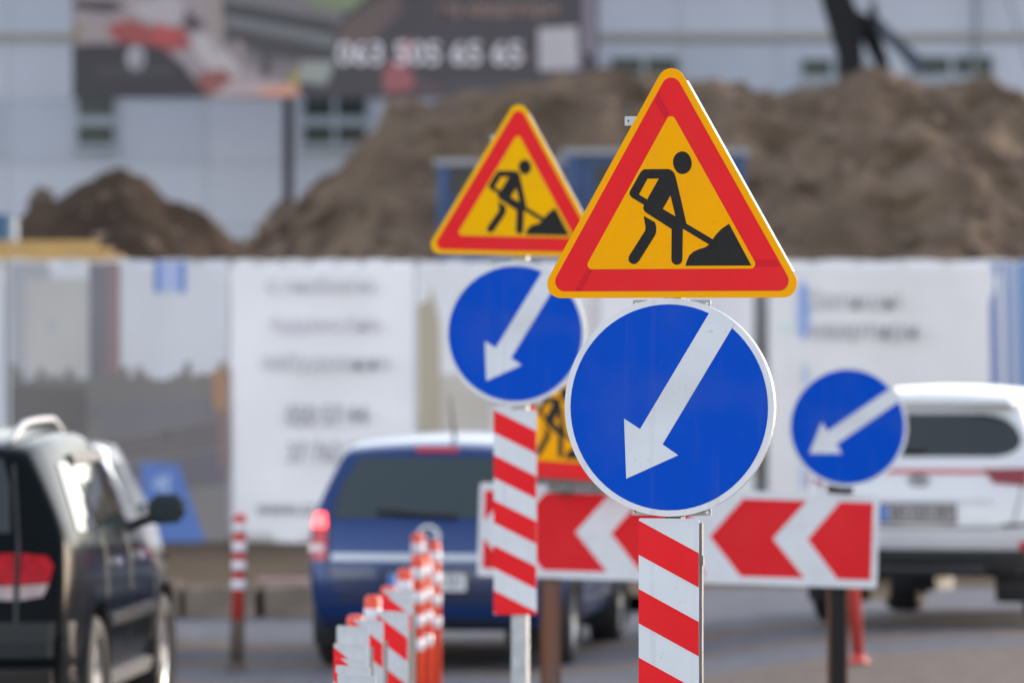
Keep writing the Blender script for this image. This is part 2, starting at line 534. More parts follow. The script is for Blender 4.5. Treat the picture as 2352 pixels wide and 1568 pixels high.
# -- round arrow sign above the board
c3 = P(1947, 980, D3 - 0.02)
zb3 = bc.z + 0.30 - 0.12
sg3 = empty('arrow_sign', (c3.x, D3 - 0.02, zb3), (0, 0, R(4)))
tag(sg3, 'round blue sign with flatter white arrow, mounted above the right end of the chevron board', 'road sign')
round_sign(sg3, c3.z - zb3, turn=-24.0, r=0.322)
box('stub_post', -0.022, 0.022, 0.026, 0.066, -0.02, c3.z - zb3 + 0.2, m_rust, sg3)
bracket(sg3, -0.1, 0.1, c3.z - zb3 - 0.2); bracket(sg3, -0.1, 0.1, c3.z - zb3 + 0.2)
box('bolt_block', -0.03, 0.03, -0.004, 0.03, 0.045, 0.075, m_black, sg3, 0.004)

# -- lower worker triangle on the board
c4 = P(1278, 1098, D3 - 0.06)
zt4 = bc.z + 0.22
sg4 = empty('worker_sign', (c4.x, D3 - 0.08, zt4), (0, R(2), R(-40)))
tag(sg4, 'red bordered worker triangle half hidden behind the striped plate, just above the chevron board', 'road sign')
triangle_sign(sg4, c4.z - zt4, m_yellow, k=1.2, outer=False)
box('carrier_rail', -0.3, 0.3, 0.031, 0.06, c4.z - zt4 - 0.07, c4.z - zt4 + 0.004, m_zinc_dk, sg4)
box('stub_post', -0.03, 0.03, 0.061, 0.11, 0, c4.z - zt4 + 0.5, m_rust, sg4)

# ------------------------------------------------------------------ striped delineator plates and orange posts
m_pwhite = mat('plate_white_grimy', (0.52, 0.55, 0.6), 0.5, grime=1, spec=0.04, var=0.18, vscale=9)
plate_rows = [(1354, 912, 'beside'), (1372, 910, ''), (1403, 895, ''), (1423, 845, ''), (1437, 812, ''), (1478, 803, ''), (1513, 803, ''), (1529, 808, ''), (1550, 822, '')]
names_pl = ['farthest', 'second farthest', 'third farthest', 'fourth farthest', 'middle', 'fourth nearest', 'third nearest', 'second nearest', 'nearest']
for i, (y, x, _) in enumerate(plate_rows):
    s = (y - 784) / 1.1
    D = F / s
    X = (x - 1176) / s
    t = empty('delineator_plate', (X, D, gz(X, D)), (R(rnd.uniform(-.5, .5)), R(rnd.uniform(-.5, .5)), R(-46 + rnd.uniform(-3, 3))))
    pos = ['farthest of the row, next to the orange posts', 'second from the far end of the row', 'third from the far end of the row', 'fourth from the far end of the row', 'fifth from the far end of the row', 'fourth from the near end, its red corner triangle showing', 'third from the near end of the row', 'second from the near end of the row', 'nearest of the row at the bottom edge'][i]
    tag(t, 'red and white striped marker plate, ' + pos, 'marker plate', 'striped marker plates in a row')
    striped_plate(t, 1.1 + 0.0, w=0.18, h=0.86, first=-0.012 + [0, .03, -.005, .01, -.05, -.002, .03, -.012, -.02][i], wmat=m_pwhite)
    pb = bmesh.new()
    add_box(pb, 0.045, 0.050, 0.005, 0.035, 0, 1.02); add_box(pb, 0.074, 0.079, 0.005, 0.035, 0, 1.02); add_box(pb, 0.050, 0.074, 0.006, 0.011, 0, 1.02)
    bm_obj('post', pb, m_zinc_dk, t)
    box('base_foot', -0.12, 0.16, -0.12, 0.2, 0, 0.06, m_black, t, 0.015)

m_orange = mat('orange_plastic', (0.72, 0.055, 0.02), 0.42, var=0.15, vscale=6)
m_redpost = mat('red_post_plastic', (0.52, 0.055, 0.045), 0.5, var=0.2, vscale=6)
m_band = mat('reflective_band', (0.62, 0.62, 0.7), 0.35, var=0.06, vscale=20)
m_mud = mat('muddy_sleeve', (0.10, 0.078, 0.064), 0.9, var=0.3, vscale=12)
def lathe(bm, prof, n=20):
    rings = [[bm.verts.new((r * math.cos(2 * math.pi * k / n), r * math.sin(2 * math.pi * k / n), z)) for k in range(n)] for r, z in prof]
    for a, b in zip(rings[:-1], rings[1:]):
        for k in range(n): bm.faces.new((a[k], a[(k + 1) % n], b[(k + 1) % n], b[k]))
    bm.faces.new(rings[0][::-1]); bm.faces.new(rings[-1])
    return bm
def flex_post(X, D, z0, label, lean=(0, 0), m=None, h=1.05, dirty=False, group='flexible marker posts in a row'):
    m = m or m_orange
    t = empty('marker_post', (X, D, z0), (R(lean[0]), R(lean[1]), 0))
    tag(t, label, 'marker post', group)
    body = lathe(bmesh.new(), [(0.038, 0.32 if dirty else 0.02), (0.038, h - 0.03), (0.034, h - 0.008), (0.022, h)])
    bm_obj('tube', body, m, t, smooth=True)
    for a, b in ((0.060, 0.122), (0.186, 0.252), (0.312, 0.374), (0.438, 0.502)):
        bm_obj('reflective_band', lathe(bmesh.new(), [(0.0385, h - b), (0.0405, h - b + 0.003), (0.0405, h - a - 0.003), (0.0385, h - a)]), m_band, t, smooth=True)
    if dirty:
        bm_obj('muddy_sleeve', lathe(bmesh.new(), [(0.042, 0.02), (0.041, 0.34), (0.0385, 0.345)]), m_mud, t, smooth=True)
    bm_obj('base_flange', lathe(bmesh.new(), [(0.066, 0.0), (0.066, 0.012), (0.052, 0.03), (0.042, 0.06)]), m_mud if dirty else m, t, smooth=True)
    return t
posts = [(1224, 964.6), (1241, 999), (1270, 981), (1277, 953), (1305, 930), (1345, 899), (1366, 860), (1410, 823)]
plab = ['farthest of the row in front of the blue car emblem', 'rightmost of the row below the blue car emblem', 'third from the far end of the row', 'fourth from the far end of the row', 'fifth from the far end, left of the number plate', 'third from the near end, beside the striped plates', 'second from the near end, above the striped plates', 'nearest of the row, mostly behind striped plates']
for (y, x), lb in zip(posts, plab):
    s = (y - 784) / 1.15
    X, D = (x - 1176) / s, F / s
    flex_post(X, D, 0.0 + gz(X, D), 'orange post with white bands, ' + lb, (rnd.uniform(-1, 1), rnd.uniform(-1, 1)))
p = P(543, 784, 38.0)
lone = flex_post(p.x, 38.0, 0, 'lone red post with four white bands and a muddy foot on the road', (0, 1.3), m_redpost, dirty=True, group='lone posts on the road')
lone.scale = (1.16, 1.16, 1.0)
p = P(1972, 784, 35.6)
flex_post(p.x, 35.6, gz(p.x, 35.6), 'leaning orange post below the right end of the chevron board', (0, -3.5), m_redpost, group='lone posts on the road')

# ------------------------------------------------------------------ cars
m_glass = mat('tinted_glass', (0.012, 0.016, 0.018), 0.04, spec=0.8)
m_glass_g = mat('green_tinted_glass', (0.022, 0.036, 0.042), 0.05, spec=0.6)
m_mirr = mat('mirror_glass_dark', (0.01, 0.028, 0.036), 0.25, spec=.25)
m_tyre = mat('tyre_rubber', (0.022, 0.022, 0.023), 0.8, var=0.3, vscale=12)
m_rimm = mat('alloy_rim', (0.62, 0.64, 0.68), 0.3, metal=0.75, var=0.1, vscale=6)
m_trim = mat('black_plastic_trim', (0.025, 0.025, 0.027), 0.55, var=0.2, vscale=10)
m_chrome = mat('chrome', (0.50, 0.54, 0.60), 0.2, metal=1.0)
m_tail = mat('tail_lamp_red', (0.5, 0.012, 0.02), 0.12, spec=0.7)
m_tail_lit = mat('lit_tail_lamp', (0.7, 0.02, 0.03), 0.2, emit=((1.0, 0.07, 0.07), 1.5))
m_lens = mat('clear_lens', (0.6, 0.55, 0.56), 0.15, spec=0.7)
m_plate = mat('number_plate_white', (0.6, 0.62, 0.66), 0.45)
m_pblue = mat('number_plate_blue', (0.02, 0.16, 0.6), 0.45)

def poly_grid(loop, step):
    bm = flat_bm([loop])
    xs = [p[0] for p in loop]; zs = [p[1] for p in loop]
    for ax, vals in ((0, xs), (2, zs)):
        v = min(vals) + step
        while v < max(vals):
            co = [0, 0, 0]; no = [0, 0, 0]
            co[ax] = v; no[ax] = 1
            bmesh.ops.bisect_plane(bm, geom=bm.verts[:] + bm.edges[:] + bm.faces[:], plane_co=co, plane_no=no, dist=1e-5)
            v += step
    return bm

class Car:
    def __init__(self, name, label, cat, prm, paint, loc, yaw):
        self.root = empty(name, loc, (R(prm.get('pitch', 0)), R(prm.get('roll', 0)), R(yaw)))
        tag(self.root, label, cat)
        self.p = prm
        self.paint = paint
        self.body()

    def body(self):
        p = self.p
        W, L, H = p['W'] / 2, p['L'], p['H']
        belt = p['belt']
        yl, yb, yr = p['yl'], p['yb'], p['yr']
        n = len(yl)
        taper = p['taper']
        # levels: (z, x fraction, which y-list)
        lev = [(p['sill'], .90, yl), (p['sill'] + .16, .97, yl), (belt * .70, 1.0, yl), (belt - .06, .975, yb), (belt + .02, .945, yb), (H - .13, p['wt'], yr), (H - .055, p['wt'] - .055, yr)]
        K = len(lev)
        bm = bmesh.new()
        def pt(i, k):
            z, fx, ys = lev[k]
            y = ys[i]
            if ys is yb and k == 4: y = yb[i] * .93 + yr[i] * .07
            if ys is yr and k == 5: y = yr[i] * .88 + yb[i] * .12
            if k >= 5: z += p['roofz'][i]
            if k == 2 or k == 3: z += p['beltz'][i] * (1 if k == 3 else .6)
            if k == 4: z += p['beltz'][i]
            if i == 0: y += p['rear'][k]
            if i == n - 1: y += p['front'][k]
            return Vector((W * fx * taper[i] * (1 if k < 4 else (1 + (taper[i] - 1) * -.4)), y, z))
        fr = [1.0, .82, .45]
        side = {}
        for sg in (1, -1):
            for i in range(n):
                for k in range(K):
                    v = pt(i, k); side[sg, i, k] = bm.verts.new((v.x * sg, v.y, v.z))
        for sg in (1, -1):
            for i in range(n - 1):
                for k in range(K - 1):
                    q = [side[sg, i, k], side[sg, i + 1, k], side[sg, i + 1, k + 1], side[sg, i, k + 1]]
                    bm.faces.new(q if sg > 0 else q[::-1])
        # caps
        def row(i, k, bul, zc=0.0):
            v = pt(i, k)
            r = [side[1, i, k]]
            for f in (.82, .42, 0, -.42, -.82):
                d = 1 - abs(f) ** 2.2
                r.append(bm.verts.new((v.x * f, v.y + bul * d, v.z + zc * d)))
            r.append(side[-1, i, k])
            return r
        rear = [row(0, k, -p['bulge'] * (1 if k < 5 else .8), 0.035 if k == K - 1 else 0) for k in range(K)]
        front = [row(n - 1, k, p['fbulge'][k], p['fcrown'][k]) for k in range(K)]
        for cap, s in ((rear, 1), (front, -1)):
            for k in range(K - 1):
                for j in range(6):
                    q = [cap[k][j], cap[k + 1][j], cap[k + 1][j + 1], cap[k][j + 1]]
                    bm.faces.new(q[::-1] if s < 0 else q)
        roof = [rear[K - 1]] + [row(i, K - 1, 0, .045) for i in range(1, n - 1)] + [front[K - 1]]
        floor = [rear[0]] + [row(i, 0, 0, 0) for i in range(1, n - 1)] + [front[0]]
        for i in range(n - 1):
            for j in range(6):
                bm.faces.new((roof[i][j], roof[i + 1][j], roof[i + 1][j + 1], roof[i][j + 1]))
                bm.faces.new((floor[i][j], floor[i][j + 1], floor[i + 1][j + 1], floor[i + 1][j]))
        cl = bm.edges.layers.float.new('crease_edge')
        for e in bm.edges:
            ks = set()
        for sg in (1, -1):
            for i in range(n - 1):
                for k, c in ((3, .45), (6, .25), (0, .6)):
                    e = bm.edges.get((side[sg, i, k], side[sg, i + 1, k]))
                    if e: e[cl] = c
            for k in range(K - 1):
                e = bm.edges.get((side[sg, 0, k], side[sg, 0, k + 1]))
                if e: e[cl] = .35
        bmesh.ops.recalc_face_normals(bm, faces=bm.faces[:])
        me = bpy.data.meshes.new('body'); bm.to_mesh(me); bm.free()
        o = bpy.data.objects.new('body', me); col.objects.link(o)
        md = o.modifiers.new('s', 'SUBSURF'); md.levels = 3; md.render_levels = 3
        dg = bpy.context.evaluated_depsgraph_get()
        me2 = bpy.data.meshes.new_from_object(o.evaluated_get(dg))
        bpy.data.objects.remove(o)
        bm = bmesh.new(); bm.from_mesh(me2)
        self.bvh = BVHTree.FromBMesh(bm)
        # wheel arches
        self.wheels()
        Ra = p['arch']
        for wy in p['wy']:
            dead = [f for f in bm.faces if math.hypot(f.calc_center_median().y - wy, f.calc_center_median().z - p['wr']) < Ra and abs(f.calc_center_median().x) > W * .55]
            bmesh.ops.delete(bm, geom=dead, context='FACES')
            for v in bm.verts:
                if v.is_boundary and abs(v.co.x) > W * .5:
                    d = Vector((v.co.y - wy, v.co.z - p['wr']))
                    if d.length < Ra * 1.5 and v.co.z > p['sill'] + .03:
                        d = d.normalized() * Ra
                        v.co.y, v.co.z = wy + d.x, p['wr'] + d.y
        me2 = bpy.data.meshes.new('body'); bm.to_mesh(me2); bm.free()
        for f in me2.polygons: f.use_smooth = True
        link('body', me2, self.paint, self.root)
        for wy in p['wy']:
            for sg in (1, -1):
                bm = bmesh.new()
                N = 20
                a = [[bm.verts.new((sg * x, wy + Ra * .995 * math.cos(math.pi * (i / N * 1.3 - .15)), p['wr'] + Ra * .995 * math.sin(math.pi * (i / N * 1.3 - .15)))) for i in range(N + 1)] for x in (W * .985, W * .5)]
                for i in range(N): bm.faces.new((a[0][i], a[0][i + 1], a[1][i + 1], a[1][i]))
                bm.faces.new(a[1])
                bm_obj('arch_liner', bm, m_trim, self.root)

    def wheels(self):
        p = self.p
        W, r = p['W'] / 2, p['wr']
        wd = p.get('tw', .22)
        prof = [(r * .66, 0), (r * .9, 0), (r * .97, .02), (r, .05), (r, wd - .05), (r * .97, wd - .02), (r * .9, wd), (r * .66, wd)]
        for wy in p['wy']:
            for sg in (1, -1):
                t = empty('wheel', (sg * (W * .985), wy, r), (0, 0, 0 if sg > 0 else math.pi)); t.parent = self.root
                bm = bmesh.new(); n = 36
                rings = [[bm.verts.new((-wd + x, rr * math.cos(2 * math.pi * k / n), rr * math.sin(2 * math.pi * k / n))) for k in range(n)] for rr, x in prof]
                for a, b in zip(rings, rings[1:] + rings[:1]):
                    for k in range(n): bm.faces.new((a[k], b[k], b[(k + 1) % n], a[(k + 1) % n]))
                bmesh.ops.recalc_face_normals(bm, faces=bm.faces[:])
                bm_obj('tyre', bm, m_tyre, t, smooth=True)
                bm = bmesh.new()
                n = 40
                ro = r * .665
                c = bm.verts.new((-.05, 0, 0))
                A = [bm.verts.new((-.02, ro * math.cos(2 * math.pi * k / n), ro * math.sin(2 * math.pi * k / n))) for k in range(n)]
                B = [bm.verts.new((-.035, ro * .9 * math.cos(2 * math.pi * k / n), ro * .9 * math.sin(2 * math.pi * k / n))) for k in range(n)]
                B2 = [bm.verts.new((-.13, ro * .88 * math.cos(2 * math.pi * k / n), ro * .88 * math.sin(2 * math.pi * k / n))) for k in range(n)]
                for k in range(n):
                    bm.faces.new((A[k], A[(k + 1) % n], B[(k + 1) % n], B[k]))
                    bm.faces.new((B[k], B[(k + 1) % n], B2[(k + 1) % n], B2[k]))
                bm.verts.remove(c)
                for q in range(5):
                    a0 = 2 * math.pi * q / 5
                    for da in (-.16, .16):
                        u = Vector((0, math.cos(a0 + da), math.sin(a0 + da))); w_ = Vector((0, -u.z, u.y))
                        vv = [bm.verts.new(u * rr + w_ * s_ * ww + Vector((xx, 0, 0))) for rr, ww, xx in ((ro * .15, .035, -.04), (ro * .93, .022, -.03)) for s_ in (-1, 1)]
                        bm.faces.new((vv[0], vv[1], vv[3], vv[2]))
                        bk = [bm.verts.new(v.co + Vector((-.03, 0, 0))) for v in vv]
                        for i, j in ((0, 2), (1, 3)): bm.faces.new((vv[i], vv[j], bk[j], bk[i]))
                H_ = [bm.verts.new((-.025, ro * .2 * math.cos(2 * math.pi * k / 16), ro * .2 * math.sin(2 * math.pi * k / 16))) for k in range(16)]
                bm.faces.new(H_)
                bmesh.ops.recalc_face_normals(bm, faces=bm.faces[:])
                bm_obj('rim', bm, m_rimm, t)
                bm = bmesh.new()
                bm.faces.new([bm.verts.new((-.128, ro * .87 * math.cos(2 * math.pi * k / 24), ro * .87 * math.sin(2 * math.pi * k / 24))) for k in range(24)])
                bm_obj('brake_disc', bm, m_trim, t)

    def patch(self, name, loop, m, view='rear', off=.006, step=.09, mirror=False, parent=None, depth=.012):
        """a panel shaped in outline and laid onto the body: view rear (x,z), side (y,z) on the right, or front"""
        res = []
        for sg in ((1, -1) if mirror else (1,)):
            bm = poly_grid(loop, step)
            bad = []
            for v in bm.verts:
                a, z = v.co.x, v.co.z
                if view == 'rear': o, d = Vector((a * sg, -3, z)), Vector((0, 1, 0))
                elif view == 'front': o, d = Vector((a * sg, 9, z)), Vector((0, -1, 0))
                else: o, d = Vector((4 * sg, a, z)), Vector((-sg, 0, 0))
                h, nn, _, _ = self.bvh.ray_cast(o, d)
                if h is None: bad.append(v); continue
                if nn.dot(d) > 0: nn = -nn
                v.co = h + nn * off
                v.normal = nn
            if bad: bmesh.ops.delete(bm, geom=bad, context='VERTS')
            be = [e for e in bm.edges if e.is_boundary]
            nm = {v: self.bvh.find_nearest(v.co)[1] for e in be for v in e.verts}
            ex = bmesh.ops.extrude_edge_only(bm, edges=be)
            for v in [g for g in ex['geom'] if isinstance(g, bmesh.types.BMVert)]:
                h, nn, _, _ = self.bvh.find_nearest(v.co)
                v.co = h - (nn if (v.co - h).dot(nn) > 0 else -nn) * depth
            bmesh.ops.recalc_face_normals(bm, faces=bm.faces[:])
            o = bm_obj(name, bm, m, parent or self.root)
            for f in o.data.polygons: f.use_smooth = False
            res.append(o)
        return res

    def surf(self, x, z):
        h = self.bvh.ray_cast(Vector((x, -3, z)), Vector((0, 1, 0)))
        return h[0]

    def sidept(self, y, z, sg=1):
        return self.bvh.ray_cast(Vector((4 * sg, y, z)), Vector((-sg, 0, 0)))[0]

    def number_plate(self, x, z, chars, w=.52, h=.112, face=None):
        s = self.surf(x, z)
        t = empty('number_plate', (x, s.y - .022, z)); t.parent = self.root
        plate('plate_holder', rrect(-w / 2 - .012, w / 2 + .012, -h / 2 - .012, h / 2 + .012, .01), .004, .014, m_trim, t)
        plate('plate_face', rrect(-w / 2, w / 2, -h / 2, h / 2, .008), 0, .003, face or m_plate, t)
        plate('blue_strip', [(-w / 2 + .003, -h / 2 + .003), (-w / 2 + .045, -h / 2 + .003), (-w / 2 + .045, h / 2 - .003), (-w / 2 + .003, h / 2 - .003)], -.001, .0006, m_pblue, t)
        me = text_mesh(chars, .10, extrude=.0004, bold=.0, sx=.80)
        link('plate_lettering', me, m_black, t, (.022, -.0015, .0))['kind'] = 'stuff'

    def mirrors(self, y, z, m, sx=.21, sz=.17, arm=.06):
        for sg in (1, -1):
            s = self.sidept(y, z, sg)
            bm = bmesh.new()
            bmesh.ops.create_cube(bm, size=1)
            for v in bm.verts:
                f = 1.0 if v.co.y < 0 else .72
                v.co = Vector((v.co.x * sx * f, v.co.y * .14, v.co.z * sz * f + (.01 if v.co.x * sg > 0 else 0)))
            bmesh.ops.bevel(bm, geom=bm.edges[:], offset=.035, segments=3, affect='EDGES')
            o = bm_obj('mirror', bm, m, self.root, (s.x + sg * (sx / 2 + arm), s.y, z + .09), smooth=True)
            plate('mirror_glass', rrect(-sx * .4, sx * .4, -sz * .38, sz * .38, .03), -.073, .002, m_mirr, o)
            b2 = bmesh.new(); add_tube(b2, [(-sg * (sx / 2 + arm + .02), .01, -.08), (-sg * .05, 0, -.04)], .028, 8)
            bmesh.ops.recalc_face_normals(b2, faces=b2.faces[:])
            bm_obj('mirror_arm', b2, m_trim, o, smooth=True)

    def rails(self, x, y0, y1, m, lift=.05):
        for sg in (1, -1):
            pts = []
            for i in range(9):
                y = y0 + (y1 - y0) * i / 8
                h = self.bvh.ray_cast(Vector((x * sg, y, 4)), Vector((0, 0, -1)))[0]
                pts.append((x * sg, y, h.z + lift * min(1, 4 * i / 8 + .05, 4 * (8 - i) / 8 + .05)))
            bm = bmesh.new(); add_tube(bm, pts, .018, 8); bmesh.ops.recalc_face_normals(bm, faces=bm.faces[:])
            bm_obj('roof_rail', bm, m, self.root, smooth=True)

    def seam(self, pts, view='side', w=.007, name='door_seam'):
        for sg in ((1, -1) if view == 'side' else (1,)):
            q = []
            for a, z in pts:
                h = self.sidept(a, z, sg) if view == 'side' else self.surf(a, z)
                if h is None: continue
                q.append(h)
            if len(q) > 1:
                bm = bmesh.new(); add_tube(bm, q, w, 5); bm_obj(name, bm, m_trim, self.root)

def dense(pts, n=8):
    out = []
    for a, b in zip(pts[:-1], pts[1:]):
        for i in range(n): out.append((a[0] + (b[0] - a[0]) * i / n, a[1] + (b[1] - a[1]) * i / n))
    out.append(pts[-1])
    return out

def car_params(**k):
    L = k['L']
    ya, yrf = k['cowl'], k['roof_front']      # base of windscreen, front of roof
    r0 = k['roof_rear']
    p = dict(
        yl=[0.06, .30, .62, .95, 1.4, 1.95, 2.5, 3.0, L * .76, L * .86, L - .12],
        yb=[.06, .28, .56, .9, 1.3, 1.75, 2.2, ya - .75, ya - .45, ya - .2, ya],
        yr=[r0, r0 + .22, r0 + .45, r0 + .7, r0 + 1.0, r0 + 1.3, (r0 + 1.3 + yrf) / 2, yrf - .42, yrf - .25, yrf - .12, yrf],
        taper=[.93, .975, .99, 1, 1, 1, 1, 1, .995, .98, .90],
        roofz=[-.06, -.03, -.015, 0, .005, .01, .005, -.01, -.03, -.05, -.08],
        beltz=[.06, .05, .04, .03, .02, .01, 0, -.02, -.04, -.06, -.08],
        rear=[.10, .0, .0, .05, .07, .0, .0], bulge=.09,
        front=[-.02, .08, -.02, 0, 0, 0, 0], fbulge=[.1, .16, .12, .06, .10, .14, .12], fcrown=[0, 0, 0, .06, .03, .03, .035],
        wt=.80, belt=.95, sill=.24, wr=.32, arch=.39)
    p.update(k)
    return p

# --- blue estate
m_bluecar = mat('blue_metallic_paint', (0.009, 0.036, 0.145), 0.28, metal=0.25, spec=.3, coat=.3, var=0.08, vscale=2)
blue_p = car_params(W=1.77, L=4.47, H=1.58, cowl=3.45, roof_front=2.55, roof_rear=.42, wy=(.88, 3.55), wr=.32, arch=.375, belt=.985, sill=.27, wt=.80, rear=[.06, -.03, -.02, .04, .07, .0, .0])
Db = 37.9
gb = P(985, 784, Db)
car = Car('blue_estate_car', 'dark blue estate car with lit tail lamp behind the orange posts', 'car', blue_p, m_bluecar, (gb.x, Db, 0.0), -8)
w_ = .885
car.patch('rear_window', [(-.66, 1.02), (.66, 1.02), (.63, 1.2), (.53, 1.42), (-.53, 1.42), (-.63, 1.2)], m_glass_g, step=.07)
car.patch('tail_lamp', [(.70, .74), (.845, .74), (.84, .90), (.80, .955), (.70, .955)], m_tail, mirror=True, step=.04)
car.patch('lit_lamp', [(.705, .958), (.80, .958), (.785, 1.05), (.72, 1.05)], m_tail_lit, mirror=True, step=.04)
car.patch('lamp_lens', [(.715, .80), (.82, .80), (.82, .84), (.715, .84)], m_lens, mirror=True, step=.04, off=.010)
car.patch('chrome_strip', [(-.66, .738), (.66, .738), (.66, .785), (-.66, .785)], mat('brushed_trim', (0.42, 0.45, 0.50), 0.45, metal=.6), step=.08, off=.016)
car.patch('tailgate_recess_shade', [(-.60, .46), (.60, .46), (.68, .70), (-.68, .70)], mat('blue_paint_shaded', (0.008, 0.02, 0.075), 0.35, metal=.2, coat=.6), step=.08, off=.003)  # no real hollow: recess shade painted as a darker copy of the blue
car.patch('bumper_lower', [(-.80, .275), (.80, .275), (.82, .35), (-.82, .35)], m_trim, step=.08, off=.006)
car.patch('high_brake_lamp', [(-.14, 1.455), (.14, 1.455), (.14, 1.48), (-.14, 1.48)], m_tail, step=.05, off=.012)
car.seam(dense([(-.69, .5), (-.69, 1.0), (-.6, 1.3)]), 'rear', .006, 'tailgate_seam')
car.seam(dense([(.69, .5), (.69, 1.0), (.6, 1.3)]), 'rear', .006, 'tailgate_seam')
car.seam(dense([(-.84, .46), (.84, .46)], 16), 'rear', .006, 'bumper_seam')
car.number_plate(0.0, .60, 'BO 6180 EH')
s = car.surf(0, .90)
em = empty('emblem', (0, s.y - .02, .90)); em.parent = car.root
m_bright = mat('bright_emblem', (0.72, 0.75, 0.8), 0.4, metal=.4)
plate('ring', [circle(.080, 40), circle(.060, 40)], 0, .012, m_bright, em)
plate('bolt', [(-.10, -.016), (.02, .003), (.006, .020), (.10, .016), (-.02, -.003), (-.006, -.020)], .001, .01, m_bright, em)
bm = bmesh.new(); sw = [car.surf(-.36 + .06 * i, 1.075 - .004 * i) + Vector((0, -.03, 0)) for i in range(10)]
add_tube(bm, sw, .02, 6); bmesh.ops.recalc_face_normals(bm, faces=bm.faces[:]); bm_obj('rear_wiper', bm, m_trim, car.root)
car.patch('side_window', [(.55, 1.03), (1.25, 1.01), (1.22, 1.40), (.80, 1.39)], m_glass, 'side', mirror=True)
car.patch('side_window', [(1.31, 1.01), (2.15, 1.0), (2.1, 1.42), (1.27, 1.41)], m_glass, 'side', mirror=True)
car.patch('side_window', [(2.21, 1.0), (3.2, .97), (2.62, 1.38), (2.16, 1.42)], m_glass, 'side', mirror=True)
car.patch('windscreen', [(-.68, 1.0), (.68, 1.0), (.56, 1.42), (-.56, 1.42)], m_glass, 'front')
for x in (1.28, 2.18): car.seam(dense([(x, .42), (x, 1.0)]))
car.seam(dense([(3.15, .42), (3.2, .95)]))
car.seam(dense([(1.28, .42), (3.15, .42)], 14))
for y in (1.5, 2.4): car.patch('door_handle', [(y, .86), (y + .18, .86), (y + .18, .89), (y, .89)], m_bluecar, 'side', mirror=True, off=.03, step=.06)
car.patch('head_lamp', [(.45, .62), (.74, .64), (.72, .74), (.45, .70)], m_lens, 'front', mirror=True, step=.06)
car.patch('grille', [(-.38, .58), (.38, .58), (.40, .68), (-.40, .68)], m_trim, 'front')
car.mirrors(3.02, 1.0, m_bluecar)
bm = bmesh.new(); h = car.bvh.ray_cast(Vector((0.06, .75, 4)), Vector((0, 0, -1)))[0]
add_tube(bm, [h, h + Vector((0, -.22, .30))], [.012, .004], 6); bm_obj('aerial', bm, m_trim, car.root)

# --- white SUV
m_whitecar = mat('white_paint', (0.58, 0.58, 0.61), 0.25, coat=1.0, var=0.06, vscale=2)
white_p = car_params(W=1.81, L=4.76, H=1.72, cowl=3.55, roof_front=2.75, roof_rear=.40, wy=(.97, 3.75), wr=.37, tw=.27, arch=.45, belt=1.13, sill=.41, pitch=-.9, wt=.79, taper=[.88, .965, .99, 1, 1, 1, 1, 1, .995, .98, .90], rear=[.12, -.03, -.02, .04, .07, .0, .0])
Dw = F / 329.0
gw = P(2110, 784, Dw)
car = Car('white_suv', 'white suv with red light strip beside the chevron board', 'car', white_p, m_whitecar, (gw.x, Dw, .202), -14)
car.patch('rear_window', [(-.52, 1.195), (.52, 1.195), (.60, 1.21), (.66, 1.24), (.69, 1.29), (.68, 1.34), (.64, 1.40), (.58, 1.45), (.50, 1.48), (.40, 1.495), (-.40, 1.495), (-.50, 1.48), (-.58, 1.45), (-.64, 1.40), (-.68, 1.34), (-.69, 1.29), (-.66, 1.24), (-.60, 1.21)], m_glass, step=.07)
car.patch('light_strip', [(-.46, 1.075), (.46, 1.075), (.46, 1.105), (-.46, 1.105)], mat('red_light_strip', (0.42, 0.05, 0.06), 0.25), step=.08, off=.008)
car.patch('tail_lamp', [(.44, 1.11), (.52, 1.01), (.88, .98), (.88, 1.12)], mat('smoked_tail_lamp', (0.2, 0.012, 0.022), 0.15), mirror=True, step=.06, off=.008)
car.patch('bumper_cladding', [(-.84, .43), (.84, .43), (.86, .55), (-.86, .55)], mat('grey_bumper_plastic', (0.055, 0.056, 0.06), 0.6, var=.2, vscale=6), step=.08, off=.012)
car.patch('reflector', [(.70, .555), (.84, .555), (.84, .61), (.70, .61)], m_tail, mirror=True, step=.06, off=.014)
car.patch('bumper_vent', [(.60, .70), (.80, .72), (.80, .74), (.58, .73)], m_trim, mirror=True, step=.05)
car.seam(dense([(-.72, 1.0), (-.66, .72), (-.5, .70), (.5, .70), (.66, .72), (.72, 1.0)], 6), 'rear', .006, 'tailgate_seam')
car.patch('plate_recess_edge', [(-.52, .88), (.52, .88), (.52, .90), (-.52, .90)], mat('white_paint_shaded', (0.5, 0.5, 0.52), 0.4), step=.08, off=.012)  # underside shade put into the colour, a darker copy of the white paint
car.number_plate(0.0, .80, 'BO 1221 EM', face=mat('dusty_shaded_plate', (0.30, 0.28, 0.29), 0.6))  # grey plate face: real dirt plus shade painted into the colour
s = car.surf(0, 1.03)
em = empty('emblem', (0, s.y - .02, 1.03)); em.parent = car.root
m_emb = mat('dark_emblem', (0.10, 0.10, 0.11), 0.3, metal=.5)
plate('oval_ring', [circle(.075, 36, rz=.042), circle(.062, 36, rz=.030)], 0, .01, m_emb, em)
link('emblem_lettering', text_mesh('KIA', .055, extrude=.003, bold=.002), m_emb, em, (0, .004, 0))
bm = bmesh.new(); sw = [car.surf(-.45 + .06 * i, 1.24) + Vector((0, -.03, 0)) for i in range(9)]
add_tube(bm, sw, .018, 6); bmesh.ops.recalc_face_normals(bm, faces=bm.faces[:]); bm_obj('rear_wiper', bm, m_trim, car.root)
bm = bmesh.new(); add_box(bm, -.62, .62, -.10, .14, -.02, .02, .018)
s = car.surf(0, 1.56)
